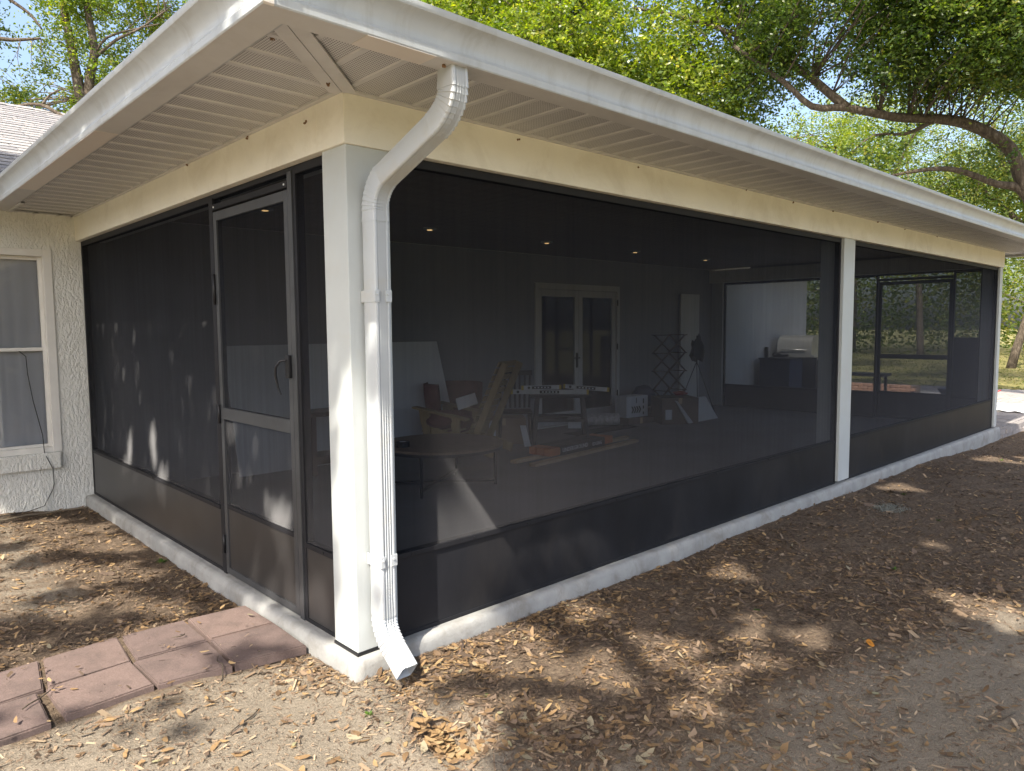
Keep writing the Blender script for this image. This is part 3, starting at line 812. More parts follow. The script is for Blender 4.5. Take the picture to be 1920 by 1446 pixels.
dn = Vector((0, 0, -1)); sl_d = (Vector((.123, -.13, 2.27)) - Vector((.142, -.52, 2.44))).normalized()
e1a, e1b = Vector((.146, -.615, 2.56)), Vector((.142, -.505, 2.435))
e2a, e2b = Vector((.126, -.145, 2.285)), Vector((.123, -.054, 2.135))
def stepped(p0, d0, p1, d1, n):
    """bend made of overlapping crimped rings: each ring flares and drops back"""
    fine = arc(p0, d0, p1, d1, n * 8); out = []
    for k in range(n):
        out.append(fine[k * 8]); out.append(fine[k * 8 + 7])
    if len(out) % 2: out.append(fine[-1])
    out.append(fine[-1]); return out
dsp = pipe('downspout', [(e2b + Vector((0, 0, .02)), dn, SX), (Vector((.123, -.054, 1.2)), dn, SX), (Vector((.123, -.054, .215)), dn, SX)], porch, dspm)
def stations(lst): return [(p, d, SX) for p, d in lst]
el = stepped(e1a, dn, e1b, sl_d, 9)
pipe('elbow', [(c_top, dn, SX), (e1a + Vector((0, 0, .001)), dn, SX)] + stations(el), dsp, dspm, 0.075, .99)
pipe('offset_pipe', [(e1b - sl_d * .03, sl_d, SX), (e2a + sl_d * .03, sl_d, SX)], dsp, dspm, 0, 1.0)
pipe('elbow', stations(stepped(e2a, sl_d, e2b, dn, 9)) + [(e2b + dn * .05, dn, SX)], dsp, dspm, 0.075, .99)
kd = Vector((.02, -.78, -.62)).normalized()
ek = stepped(Vector((.123, -.054, .19)), dn, Vector((.126, -.135, .045)), kd, 8)
pipe('kick_elbow', [(Vector((.123, -.054, .30)), dn, SX), (Vector((.123, -.054, .205)), dn, SX)] + stations(ek) , dsp, dspm, 0.075, .99, wall=False)
pipe('outlet', [(ek[-1][0] - kd * .012, kd, SX), (ek[-1][0] + kd * .05, kd, SX), (ek[-1][0] + kd * .125, kd, SX)], dsp, dspm, 0, 1.0)
# straps round the pipe
for z in (1.74, .475):
    mb = MB()
    mb.box((.0765, -.110, z - .028), (.0795, .012, z + .028), 0, .001)
    mb.box((.0795, -.1115, z - .028), (.100, -.1085, z + .028), 0, .001)
    mb.box((.135, -.1115, z - .028), (.1685, -.1085, z + .028), 0, .001)
    mb.box((.1665, -.1085, z - .028), (.1695, .012, z + .028), 0, .001)
    for xx in (.090, .148): mb.cyl((xx, -.111, z + .008), (xx, -.117, z + .008), .006, 8)
    mb.build('strap', dspm, dsp)

# ------------------------------------------------------------------ house
house = empty('house', (-2, YW, 0), 'cream stucco house with grey shingle roof the screened porch is built onto', 'house')
# wall pieces of one wall round the openings (window left, french doors, small window)
WX0, WX1 = -7.0, 15.4
wmb = MB()
openings = [(-1.45, -.205, .455, 2.345), (6.17, 8.24, 0.02, 2.275)]
xs = WX0
for (a_, b_, z0, z1) in openings:
    wmb.box((xs, YW, -.5), (a_, YW + .2, 2.9))
    wmb.box((a_, YW, -.5), (b_, YW + .2, z0)); wmb.box((a_, YW, z1), (b_, YW + .2, 2.9)); xs = b_
wmb.box((xs, YW, -.5), (WX1, YW + .2, 2.9))
bmesh.ops.remove_doubles(wmb.bm, verts=wmb.bm.verts, dist=1e-4)
# drop the internal faces between wall pieces
wall = wmb.build('wall', stucco, house, recalc=False)
MB().box((WX0, YW + .2005, -.5), (WX0 + .2, 11.9, 2.9)).build('wall', stucco, house)
MB().box((WX1 - .2, YW + .2005, -.5), (WX1, 11.9, 2.9)).build('wall', stucco, house)
MB().box((WX0 + .2, 11.7, -.5), (WX1 - .2, 11.9, 2.9)).build('wall', stucco, house)
MB().box((WX0 + .2, YW + .201, -.06), (WX1 - .2, 11.7, 0.0)).build('floor', floorc, house)
# rooms behind the glass
MB().box((WX0 + .2, 8.6, 0), (WX1 - .2, 8.7, 2.65)).build('room_wall', carddk, house)
MB().box((WX0 + .2, YW + .201, 2.66), (WX1 - .2, 11.7, 2.70)).build('room_ceiling', doorw, house)

# painted wall skin inside the porch, in panels round the french doors
for a_, b_, z0, z1 in ((.09, 6.165, .002, 2.70), (6.165, 8.245, 2.28, 2.70), (8.245, XE - .03, .002, 2.70)):
    MB().box((a_, YW - .0035, z0), (b_, YW - .0005, z1)).build('painted_wall', wallin, house)
# left window
wf = MB()
x0, x1, z0, z1 = -1.45, -.205, .455, 2.345
wf.box((x0, YW - .012, z0), (x0 + .07, YW + .10, z1), 0, .004); wf.box((x1 - .072, YW - .012, z0), (x1, YW + .10, z1), 0, .004)
wf.box((x0 + .07, YW - .012, z1 - .065), (x1 - .072, YW + .10, z1), 0, .004); wf.box((x0 + .07, YW - .004, z0), (x1 - .072, YW + .10, z0 + .05), 0, .004)
win = wf.build('window', trimw, house)
sx0, sx1 = x0 + .071, x1 - .073
for nm, za, zb, yo in (('upper_sash', 1.40, z1 - .066, .055), ('lower_sash', z0 + .051, 1.44, .03)):
    s_ = MB(); q = .032
    s_.box((sx0, YW + yo, za), (sx0 + q, YW + yo + .03, zb), 0, .002); s_.box((sx1 - q, YW + yo, za), (sx1, YW + yo + .03, zb), 0, .002)
    s_.box((sx0 + q, YW + yo, zb - q), (sx1 - q, YW + yo + .03, zb), 0, .002); s_.box((sx0 + q, YW + yo, za), (sx1 - q, YW + yo + .03, za + q * .8), 0, .002)
    s_.build('sash', trimw, win)
    MB().box((sx0 + q, YW + yo + .013, za + q * .8), (sx1 - q, YW + yo + .017, zb - q)).build('pane', glass, win)
# curtain with folds
mb = MB(); prev = None
for k in range(61):
    x = x0 + .05 + (x1 - x0 - .1) * k / 60
    y = YW + .125 + .010 * math.sin(k * .31) + .004 * math.sin(k * 1.1)
    cur = (mb.bm.verts.new((x, y, .35)), mb.bm.verts.new((x, y, 2.4)))
    if prev:
        f = mb.bm.faces.new((prev[0], cur[0], cur[1], prev[1])); f.smooth = True
    prev = cur
mb.build('curtain', curtainm, win)
MB().box((x0 - .03, YW - .045, .30), (x1 + .0 - .02, YW - .0005, .452), 0, .010).build('sill', stucco, win)

# french doors
fd = MB(); x0, x1, zt_ = 6.17, 8.24, 2.275
fd.box((x0 + .002, YW - .02, .015), (x0 + .075, YW + .12, zt_ - .002), 0, .003); fd.box((x1 - .075, YW - .02, .015), (x1 - .002, YW + .12, zt_ - .002), 0, .003)
fd.box((x0 + .075, YW - .02, zt_ - .09), (x1 - .075, YW + .12, zt_ - .002), 0, .003)
fdo = fd.build('french_door', doorw, house)
mid = (x0 + x1) / 2
for a_, b_ in ((x0 + .078, mid - .002), (mid + .002, x1 - .078)):
    lf = MB(); q = .095
    lf.box((a_, YW + .01, .03), (a_ + q, YW + .055, zt_ - .095), 0, .003); lf.box((b_ - q, YW + .01, .03), (b_, YW + .055, zt_ - .095), 0, .003)
    lf.box((a_ + q, YW + .01, zt_ - .20), (b_ - q, YW + .055, zt_ - .095), 0, .003); lf.box((a_ + q, YW + .01, .03), (b_ - q, YW + .055, .23), 0, .003)
    lf.build('leaf', doorw, fdo)
    MB().box((a_ + q, YW + .03, .23), (b_ - q, YW + .036, zt_ - .20)).build('pane', glass, fdo)
mb = MB(); hx = mid - .05
mb.box((hx - .02, YW - .002, .93), (hx + .02, YW + .0095, 1.17), 0, .003); mb.cyl((hx, YW - .002, 1.09), (hx, YW - .05, 1.09), .011, 10); mb.box((hx - .12, YW - .06, 1.08), (hx + .012, YW - .045, 1.10), 0, .004)
mb.build('handle', blackm, fdo)
for z in (.4, 1.2, 1.95): MB().cyl((x1 - .07, YW - .026, z), (x1 - .07, YW - .026, z + .1), .01, 8).build('hinge', black, fdo)
# house roof: deck plus shingles in courses
sl_ = .417; ye = 4.30; ze = 2.83
def hz(y): return ze + sl_ * (y - ye)
mb = MB()
RY, RZ = 8.1, hz(8.1)
for poly in ([(-7.6, ye, ze), (WX1 + .6, ye, ze), (WX1 + .6, RY, RZ), (-7.6, RY, RZ)], [(-7.6, 12.4, ze), (-7.6, RY, RZ), (WX1 + .6, RY, RZ), (WX1 + .6, 12.4, ze)]):
    for dz in (-.012, -.06):
        mb.bm.faces.new([mb.bm.verts.new((p[0], p[1], p[2] + dz)) for p in poly])
for xg in (-7.2, WX1 + .2):
    mb.bm.faces.new([mb.bm.verts.new(p) for p in ((xg, ye, ze - .05), (xg, RY, RZ - .05), (xg, 12.4, ze - .05))])
roof = mb.build('roof', shingle, house, recalc=False)
cs = .143
su = Vector((0, 1, sl_)).normalized(); nrm = Vector((0, -sl_, 1)).normalized()
def shingle_mesh(wd):
    m_ = MB(); t = .004
    a_ = [Vector((0, 0, 0)), Vector((wd, 0, 0)), Vector((wd, 0, 0)) + su * .20, su * .20]
    vs = [p + nrm * (t + .006) for p in a_[:2]] + [p + nrm * .001 for p in a_[2:]] + [p + nrm * .0065 for p in a_[:2]]
    m_._hull(vs, [(0, 1, 2, 3), (4, 5, 1, 0)])
    o_ = m_.build('shingle', shingle, None); me_ = o_.data; bpy.data.objects.remove(o_); return me_
smesh = [shingle_mesh(wd) for wd in (.30, .33, .27)]
cnt = 0; rest = MB()
ncourse = int((RY - ye) * math.sqrt(1 + sl_**2) / cs)
for k in range(ncourse):
    base = Vector((0, ye, ze)) + su * (k * cs)
    x = -2.6 + random.uniform(-.3, 0)
    while x < min(3.0, (base.y - 4.3) * .8 - .62):
        i_ = random.choice((0, 0, 1, 2)); wd = (.30, .33, .27)[i_]
        seen = (-.95 + (base.y - 4.3) * .16) < x < 2.6
        if seen and cnt < 298 and base.y < 13:
            o = bpy.data.objects.new('shingle', smesh[i_]); COL.objects.link(o); o.parent = roof
            o.location = (x, base.y, base.z + random.uniform(0, .002)); o.location = Vector(o.location) ; cnt += 1
        else:
            p0 = Vector((x, base.y, base.z))
            vs = [p0 + nrm * .010, p0 + Vector((wd, 0, 0)) + nrm * .010, p0 + Vector((wd, 0, 0)) + su * .2 + nrm * .001, p0 + su * .2 + nrm * .001, p0 + nrm * .0065, p0 + Vector((wd, 0, 0)) + nrm * .0065]
            rest._hull(vs, [(0, 1, 2, 3), (4, 5, 1, 0)])
        x += wd + .005
o = rest.build('shingles', shingle, roof, recalc=False); o['kind'] = 'stuff'
x = -3.0
while x < 4:
    MB().obox(Vector((x + .15, RY, RZ)) - su * .06 + nrm * .012, (Vector((1, 0, .02)), su, nrm), (.16, .065, .004)).build('ridge_cap', shingle, roof); x += .30
# house eave soffit
hs = MB().box((-7.2, 4.30, 2.69), (-.001 - FO + .0, YW - .001, 2.70)).box((-FO + .002, 4.88, 2.69), (-.03, YW - .001, 2.695)).build('soffit', taupe, house)
x = -2.2
while x < -.06:
    m_ = MB(); yy0 = 4.32 if x < -.62 else 4.86
    cuts = [(x, 2.670), (x + .152, 2.670), (x + .156, 2.663), (x + .182, 2.663), (x + .184, 2.678), (x + PIT, 2.678)]
    pv = None
    for s, z in cuts:
        s = min(s, -.028); cu = (m_.bm.verts.new((s, yy0, z)), m_.bm.verts.new((s, YW - .002, z)))
        if pv: m_.bm.faces.new((pv[0], cu[0], cu[1], pv[1]))
        pv = cu
    m_.build('soffit_panel', taupe, hs); x += PIT
MB().box((-7.2, 4.28, 2.652), (-.735, 4.299, 2.845)).build('fascia', gutm, house)
# thin cable hanging from the window to the ground
mb = MB(); cz = float(ground_h(-.5, 4.9))
mb.tube([(-.50, YW + .02, 1.41), (-.455, YW - .016, 1.36), (-.45, YW - .018, 1.2), (-.42, YW - .018, .95), (-.36, YW - .018, .62), (-.355, YW - .02, .46), (-.34, YW - .055, .40), (-.30, YW - .055, .30), (-.29, YW - .012, .15), (-.30, YW - .012, .1), (-.38, YW - .015, -.05), (-.50, YW - .04, cz + .01), (-.75, YW - .10, cz + .012)], .0035, 6)
mb.build('cable', black, house)

# ------------------------------------------------------------------ red paver path
path = bpy.data.objects.new('paver_path', None); path.location = (-.7, .83, -.06); COL.objects.link(path)
tag(path, 'two rows of red square concrete pavers leading to the screen door', 'path', kind='structure')
def paver_piece(name, poly, zt, th, mt, parent):
    mb = MB()
    mb.prism([(p[0], p[1], zt - th) for p in poly], (0, 0, th))
    es = [e for e in mb.bm.edges if all(v.co.z > zt - 1e-5 for v in e.verts)]
    bmesh.ops.bevel(mb.bm, geom=es, offset=.006, segments=2, affect='EDGES')
    return mb.build(name, mt, parent, 50)
rows = [[(-.085, 1.155, -.385, 1.20), (-.40, 1.21, -.725, 1.235), (-.745, 1.235, -1.09, 1.195), (-1.115, 1.19, -1.49, 1.17), (-1.51, 1.17, -1.88, 1.14)],
        [(-.065, .80, -.40, .845), (-.412, .862, -.755, .852), (-.775, .852, -1.125, .828), (-1.16, .826, -1.55, .80), (-1.57, .80, -1.94, .78)]]
def quadp(r0, r1, k, wob):
    return None
pv = [  # corner points of each paver (x, y): near the wall first, far row then near row
    [(-.045, 1.19), (-.040, .822), (-.384, .842), (-.372, 1.214)],
    [(-.394, 1.216), (-.402, .846), (-.742, .868), (-.716, 1.238)],
    [(-.734, 1.236), (-.768, .866), (-1.128, .846), (-1.082, 1.20)],
    [(-1.102, 1.196), (-1.148, .842), (-1.520, .812), (-1.476, 1.168)],
    [(-1.496, 1.166), (-1.54, .808), (-1.91, .775), (-1.87, 1.13)],
    [(-.040, .806), (-.052, .418), (-.408, .468), (-.388, .830)],
    [(-.402, .832), (-.424, .462), (-.752, .510), (-.762, .852)],
    [(-.776, .852), (-.770, .512), (-1.130, .494), (-1.140, .828)],
    [(-1.178, .818), (-1.188, .476), (-1.56, .446), (-1.552, .792)],
    [(-1.57, .79), (-1.58, .442), (-1.95, .41), (-1.94, .76)]]
for i, poly in enumerate(pv):
    zt_ = -.050 + random.uniform(-.006, .004)
    cx_, cy_ = sum(p[0] for p in poly) / 4, sum(p[1] for p in poly) / 4
    mb = MB()
    mb.prism([(p[0] - cx_, p[1] - cy_, -.05) for p in poly], (0, 0, .05))
    es = [e for e in mb.bm.edges if all(v.co.z > -1e-5 for v in e.verts)]
    bmesh.ops.bevel(mb.bm, geom=es, offset=.007, segments=2, affect='EDGES')
    o = mb.build('paver', paver_red, None, 50)
    o.parent = path; o.matrix_parent_inverse = Matrix.Translation(-path.location)
    o.location = (cx_, cy_, zt_); o.rotation_euler = (random.uniform(-.012, .012), random.uniform(-.012, .012), 0)

# ------------------------------------------------------------------ patio beyond the porch
patio = MB().box((XE + .035, -.02, -.45), (20, 12, -.078)).build('patio', paver_grey)
tag(patio, kind='structure')
pmesh = {}
def brick_mesh(key, sx, sy_, sz, mt):
    if key not in pmesh:
        o_ = MB().box((-sx / 2, -sy_ / 2, -sz), (sx / 2, sy_ / 2, 0), 0, .005).build(key, mt); pmesh[key] = o_.data; bpy.data.objects.remove(o_)
    return pmesh[key]
def piece(name, key, loc, parent, rot=(0, 0, 0)):
    o = bpy.data.objects.new(name, pmesh[key]); COL.objects.link(o); o.parent = parent
    if parent: o.matrix_parent_inverse = Matrix.Translation(-parent.location)
    o.location = loc; o.rotation_euler = rot; return o
brick_mesh('pp', .295, .145, .05, paver_grey); brick_mesh('pe', .29, .10, .08, paver_grey)
for r_ in range(15):
    for k in range(16):
        x = XE + .20 + k * .30 + (.15 if r_ % 2 else 0); y = .16 + r_ * .15
        piece('paver', 'pp', (x, y, -.060 + random.uniform(-.003, .003)), patio, (random.uniform(-.01, .01), random.uniform(-.01, .01), random.uniform(-.01, .01)))
mb = MB()
for r_ in range(15, 60):
    for k in range(28):
        x = XE + .2 + k * .30 + (.15 if r_ % 2 else 0); y = .16 + r_ * .15
        mb.box((x - .146, y - .071, -.08), (x + .146, y + .071, -.061 + random.uniform(-.003, .003)))
for r_ in range(15):
    for k in range(16, 28):
        x = XE + .2 + k * .30 + (.15 if r_ % 2 else 0); y = .16 + r_ * .15
        mb.box((x - .146, y - .071, -.08), (x + .146, y + .071, -.061 + random.uniform(-.003, .003)))
o = mb.build('pavers', paver_grey, patio); o['kind'] = 'stuff'
for lv in range(2):
    for k in range(14):
        piece('edge_brick', 'pe', (XE + .20 + k * .30 + (.14 if lv else 0), .02 - .03 * random.random(), -.06 - lv * .082), patio, (0, 0, random.uniform(-.03, .03)))

# crumpled white tarp on the patio
mb = MB(); G = []
for i in range(22):
    row = []
    for k in range(16):
        u, v = i / 21, k / 15
        z = -.052 + .05 * abs(mnoise.noise(Vector((u * 4, v * 4, 2)))) + .03 * abs(mnoise.noise(Vector((u * 9, v * 9, 5))))
        row.append(mb.bm.verts.new((14.2 + u * 1.6 + .15 * mnoise.noise(Vector((u * 3, v * 3, 9))), .25 + v * 1.0 + .2 * mnoise.noise(Vector((u * 3, v * 3, 1))), z)))
    G.append(row)
for i in range(21):
    for k in range(15): mb.bm.faces.new((G[i][k], G[i + 1][k], G[i + 1][k + 1], G[i][k + 1])).smooth = True
tag(mb.build('tarp', sheetw), 'crumpled white sheet lying on the grey patio pavers', 'tarp')

# ------------------------------------------------------------------ things inside the porch
fh = Vector((math.cos(YAW), math.sin(YAW), 0)); rh = Vector((math.sin(YAW), -math.cos(YAW), 0))

# white sheet leaning on the wall
mb = MB(); th = .02
x0, x1 = 1.385, 4.30
mb.prism([(x0, 4.67, .002), (x1 + .1, 4.64, .002), (x1 - .04, 4.915, 1.412), (x0 - .02, 4.925, 1.412)], (.0, .012, .002))
tag(mb.build('leaning_sheet', sheetw), 'large white sheet of board leaning against the back wall', 'board')

# round coffee table
t = empty('coffee_table', (2.65, 2.75, 0), 'round wooden coffee table on thin black metal legs', 'coffee table')
c = Vector((2.65, 2.75, 0)); R = .615
mb = MB(); mb.tube([c + Vector((0, 0, .425)), c + Vector((0, 0, .428)), c + Vector((0, 0, .447)), c + Vector((0, 0, .45))], [R - .004, R, R, R - .004], 56); mb.build('table_top', woodt, t, 30)
mb = MB(); prev = None; seg = 56
for k in range(seg):
    a_, b_ = 2 * math.pi * k / seg, 2 * math.pi * (k + 1) / seg
    mb.prism([c + Vector((math.cos(a_) * q, math.sin(a_) * q, z)) for q, z in ((R - .012, .395), (R - .002, .395), (R - .002, .4245), (R - .012, .4245))], Vector(((math.cos(b_) - math.cos(a_)) * R, (math.sin(b_) - math.sin(a_)) * R, 0)))
mb.build('rim', blackm, t)
aa = [math.atan2(-.22, -.36), math.atan2(-.32, .46), math.atan2(.35, .49), math.atan2(.42, -.40)]
feet = [c + Vector((math.cos(q) * .54, math.sin(q) * .54, 0)) for q in aa]
for f in feet: MB().bar(f + Vector((0, 0, .002)), f + Vector((0, 0, .394)), .024, .024, (1, 0, 0), 0, .002).build('leg', blackm, t)
for i, k in ((0, 2), (1, 3)):
    z = .07 if i == 0 else .045
    MB().bar(feet[i] + Vector((0, 0, z)), feet[k] + Vector((0, 0, z)), .024, .024).build('cross_bar', blackm, t)
    MB().bar(feet[i] + Vector((0, 0, .375 - i * .025)), feet[k] + Vector((0, 0, .375 - i * .025)), .022, .022).build('cross_bar', blackm, t)
# roll of tape on the table
tc_ = Vector((2.21, 2.79, .451))
mb = MB(); seg = 28
ring = [(.065, 0), (.065, .052), (.036, .052), (.036, 0)]
for k in range(seg):
    a_, b_ = 2 * math.pi * k / seg, 2 * math.pi * (k + 1) / seg
    v = [tc_ + Vector((math.cos(q) * r_, math.sin(q) * r_, z)) for q in (a_, b_) for r_, z in ring]
    vv = [mb.bm.verts.new(p) for p in v]
    for i in range(4): mb.bm.faces.new((vv[i], vv[(i + 1) % 4], vv[4 + (i + 1) % 4], vv[4 + i]))
bmesh.ops.remove_doubles(mb.bm, verts=mb.bm.verts, dist=1e-5)
tr = mb.build('tape_roll', black, None, 30); tag(tr, 'black roll of tape standing on the round coffee table', 'tape roll')
MB().cyl(tc_ + Vector((0, 0, .004)), tc_ + Vector((0, 0, .050)), .0355, 24).build('core', label_w, tr)

# adirondack chair (local: x to its front, y across), then turned to face left-back
def adirondack():
    t = empty('adirondack_chair', (0, 0, 0), 'wooden slatted lounge chair with wide arms behind the coffee table', 'chair')
    W_ = .30
    for s in (-1, 1):
        y = s * W_
        # shaped front leg and rear leg
        MB().prism([(.42, y - .016, 0), (.54, y - .016, 0), (.545, y - .016, .30), (.585, y - .016, .44), (.60, y - .016, .565), (.44, y - .016, .565), (.455, y - .016, .44), (.435, y - .016, .25)], (0, .032, 0)).build('leg', woodc, t)
        MB().prism([(.02, y - .014, 0), (.13, y - .014, 0), (.125, y - .014, .30), (.16, y - .014, .45), (.15, y - .014, .51), (.02, y - .014, .49), (.03, y - .014, .30)], (0, .028, 0)).build('leg', woodc, t)
        # side rail sloping to the floor behind
        MB().bar((.56, y * .93, .34), (-.42, y * .93, .06), .03, .11, (0, 0, 1), 0, .004).build('side_rail', woodc, t)
        # wide arm
        MB().bar((.66, s * (W_ + .03), .60), (-.10, s * (W_ + .03), .47), .13, .026, (0, 0, 1), 0, .008).build('arm', woodc, t)
        # back post carrying cross slats
        MB().bar((-.10, s * .225, .14), (-.56, s * .225, 1.16), .03, .085, (1, 0, .5), 0, .01).build('back_post', woodc, t)
    for k in range(8):
        u = k / 7; MB().bar((.54 - u * .62, -.29, .385 - u * .17), (.54 - u * .62, .29, .385 - u * .17), .075, .02, (.25, 0, 1), 0, .004).build('seat_slat', woodc, t)
    for k in range(11):
        u = (k + .5) / 11; p = Vector((-.10, 0, .24)).lerp(Vector((-.545, 0, 1.17)), u) + Vector((.045, 0, .02))
        MB().bar(p + Vector((0, -.26, 0)), p + Vector((0, .26, 0)), .022, .07, (-.42, 0, .9), 0, .006).build('back_slat', woodc, t)
    return t
ch = adirondack()
ch.location = (4.13, 4.02, 0); ch.rotation_euler = (0, 0, math.atan2(.68, -.73) - .42)
# blanket bundle and paper resting on the chair
def lump(name, c, r, mt, label, cat, seed, amp=.35):
    bm = bmesh.new(); bmesh.ops.create_icosphere(bm, subdivisions=3, radius=1)
    for v in bm.verts:
        d = 1 + amp * mnoise.noise(v.co * 1.7 + Vector((seed, 0, 0))) + .12 * mnoise.noise(v.co * 5 + Vector((seed, 3, 0)))
        v.co = Vector((v.co.x * r[0], v.co.y * r[1], max(-.7, v.co.z) * r[2])) * d + Vector(c)
    me = bpy.data.meshes.new(name); bm.to_mesh(me); bm.free(); me.materials.append(mt)
    me.polygons.foreach_set('use_smooth', [True] * len(me.polygons))
    o = bpy.data.objects.new(name, me); COL.objects.link(o); return tag(o, label, cat)
# round-backed wicker armchair behind, against the wall
wc = empty('tub_chair', (4.22, 4.52, 0), 'dark red-brown tub chair half hidden behind the wooden lounge chair', 'chair')
mb = MB(); n = 22
ringb = [(.34, .0), (.36, .40), (.40, .72), (.405, .86), (.37, .875), (.345, .72), (.31, .44)]
pr = None
for k in range(n + 1):
    a_ = math.radians(-20 + 220 * k / n)
    cur = [mb.bm.verts.new((4.22 + math.cos(a_) * r_, 4.50 + math.sin(a_) * r_, z)) for r_, z in ringb]
    if pr:
        for i in range(len(ringb) - 1): mb.bm.faces.new((pr[i], cur[i], cur[i + 1], pr[i + 1])).smooth = True
    pr = cur
mb.build('backrest', redbr, wc)
MB().cyl((4.22, 4.5, .05), (4.22, 4.5, .40), .31, 24).build('seat', redbr, wc, 40)
lump('blanket', (3.86, 4.20, .44), (.24, .20, .13), redbr, 'dark red-brown blanket bundled on the seat of the wooden lounge chair', 'blanket', 2)
mb = MB(); mb.obox((4.10, 4.10, .66), ((.7, -.3, .2), (.3, .6, .5), (0, -.6, .7)), (.13, .10, .012), 0, .004)
tag(mb.build('paper_bag', label_w), 'crumpled white packet wedged beside the back of the lounge chair', 'packet')

# brown side table by the white sheet
st = empty('side_table', (2.30, 4.35, 0), 'dark brown wooden side table in front of the leaning white sheet', 'side table')
for xx in (2.0, 2.62):
    for yy in (4.18, 4.50): MB().box((xx - .03, yy - .03, 0), (xx + .03, yy + .03, .64), 0, .003).build('leg', woodd, st)
MB().box((1.94, 4.13, .641), (2.68, 4.55, .685), 0, .004).build('table_top', woodd, st)
MB().box((2.03, 4.17, .11), (2.59, 4.51, .20), 0, .003).build('shelf', woodd, st)

# cardboard boxes
def carton(name, loc, sx, sy_, sz, rot, mt, label, lab=None):
    t = empty(name, (0, 0, 0), label, 'cardboard box')
    mb = MB(); mb.box((-sx / 2, -sy_ / 2, 0), (sx / 2, sy_ / 2, sz), 0, .004); mb.build('carton', mt, t)
    mb = MB(); mb.box((-sx / 2 + .006, -.004, sz + .0005), (sx / 2 - .006, .004, sz + .0015)); mb.box((-.03 - .0, -sy_ / 2 - .0015, sz - .10), (.03, -sy_ / 2 - .0005, sz - .002)); mb.build('tape', woodp, t)
    if lab:
        (u0, u1, v0, v1) = lab
        MB().box((u0, -sy_ / 2 - .002, v0), (u1, -sy_ / 2 - .0005, v1)).build('paper_label', label_w, t)
    t.location = loc; t.rotation_euler = (0, 0, rot); return t
carton('box', (4.98, 4.40, 0), .62, .34, .36, -.62, card, 'brown cardboard box with a tall white label near the lounge chair', (-.20, -.11, .07, .33))
carton('box', (7.95, 4.42, 0), .60, .40, .10, -.12, carddk, 'low flat cardboard box under the white box with chevrons')
carton('box', (8.42, 3.92, 0), .62, .55, .43, -.62, carddk, 'large dark cardboard box in front of the drying rack', (-.25, -.14, .08, .24))
carton('box', (8.62, 4.70, 0), .5, .30, .18, 0, card, 'shallow cardboard box carrying the dark blue bag')
# white box with chevron marks
wb = empty('carton_with_chevrons', (0, 0, 0), 'white box with black chevron marks beside the french doors', 'box')
MB().box((-.25, -.13, 0), (.25, .13, .35), 0, .004).build('carton', label_w, wb)
mb = MB()
for k in range(4):
    u = -.14 + k * .055
    mb.prism([(u, -.1325, .07), (u + .03, -.1325, .07), (u + .065, -.1325, .125), (u + .03, -.1325, .18), (u, -.1325, .18), (u + .035, -.1325, .125)], (0, .002, 0))
mb.box((-.03, -.1325, .23), (-.015, -.1305, .32)); mb.box((.13, -.1325, .22), (.155, -.1305, .30)); mb.box((.13, -.1325, .13), (.155, -.1305, .18)); mb.box((.13, -.1325, .04), (.155, -.1305, .08))
mb.build('chevron_print', black, wb)
wb.location = (7.92, 4.42, .102); wb.rotation_euler = (0, 0, -.12)
# white sheet leaning on the dark box
mb = MB(); mb.prism([(8.30, 3.56, .02), (9.25, 3.60, .02), (9.12, 3.76, .385), (8.17, 3.72, .375)], (.004, .03, .012))
tag(mb.build('board', doorw), 'short pale board leaning on the large dark cardboard box', 'board')
# blue bag
bb = lump('bag', (8.56, 4.66, .36), (.30, .13, .21), bluep, 'dark blue bag standing on the shallow cardboard box', 'bag', 7, .12)
# bubble wrap roll and rug
mb = MB(); a_ = Vector((7.02, 4.72, .10)); b_ = Vector((7.50, 4.36, .10)); mb.cyl(a_, b_, .10, 28); rl = mb.build('plastic_wrap_roll', wrap, None, 40)
tag(rl, 'clear plastic wrap roll lying on the floor before the french doors', 'roll')
d_ = (b_ - a_).normalized(); MB().cyl(b_ + d_ * .001, b_ + d_ * .004, .045, 18).build('core', black, rl, 40)
MB().cyl(b_ + d_ * .0045, b_ + d_ * .006, .03, 18).build('core_hole', label_w, rl, 40)
tag(MB().box((6.15, 4.0, .001), (7.55, 4.33, .012), 0, .003).build('rug', rugm), 'narrow dark doormat lying before the french doors', 'rug')

# scissor drying rack
dr = empty('drying_rack', (9.4, 4.5, 0), 'dark folding scissor rack standing before the back wall', 'drying rack')
zs_ = [.14, .46, .80, 1.12, 1.44]
for yy in (4.34, 4.66):
    for k in range(4):
        for a_, b_ in ((8.86, 9.36), (9.36, 8.86)):
            MB().bar((a_, yy + (.012 if a_ < b_ else -.012), zs_[k]), (b_, yy + (.012 if a_ < b_ else -.012), zs_[k + 1]), .014, .026, (0, 1, 0)).build('slat', woodd, dr)
    for xx in (8.86, 9.36): MB().bar((xx, yy, 0), (xx, yy, .15), .02, .02, (1, 0, 0)).build('foot', woodd, dr)
for z in zs_:
    for xx in (8.86, 9.36): MB().cyl((xx, 4.30, z), (xx, 4.70, z), .008, 8).build('rung', woodd, dr)
tag(MB().box((10.0, 4.86, .002), (10.62, 4.90, 2.2), 0, .003).build('leaning_door', doorw), 'tall pale slab door standing against the back wall behind the drying rack', 'door slab')
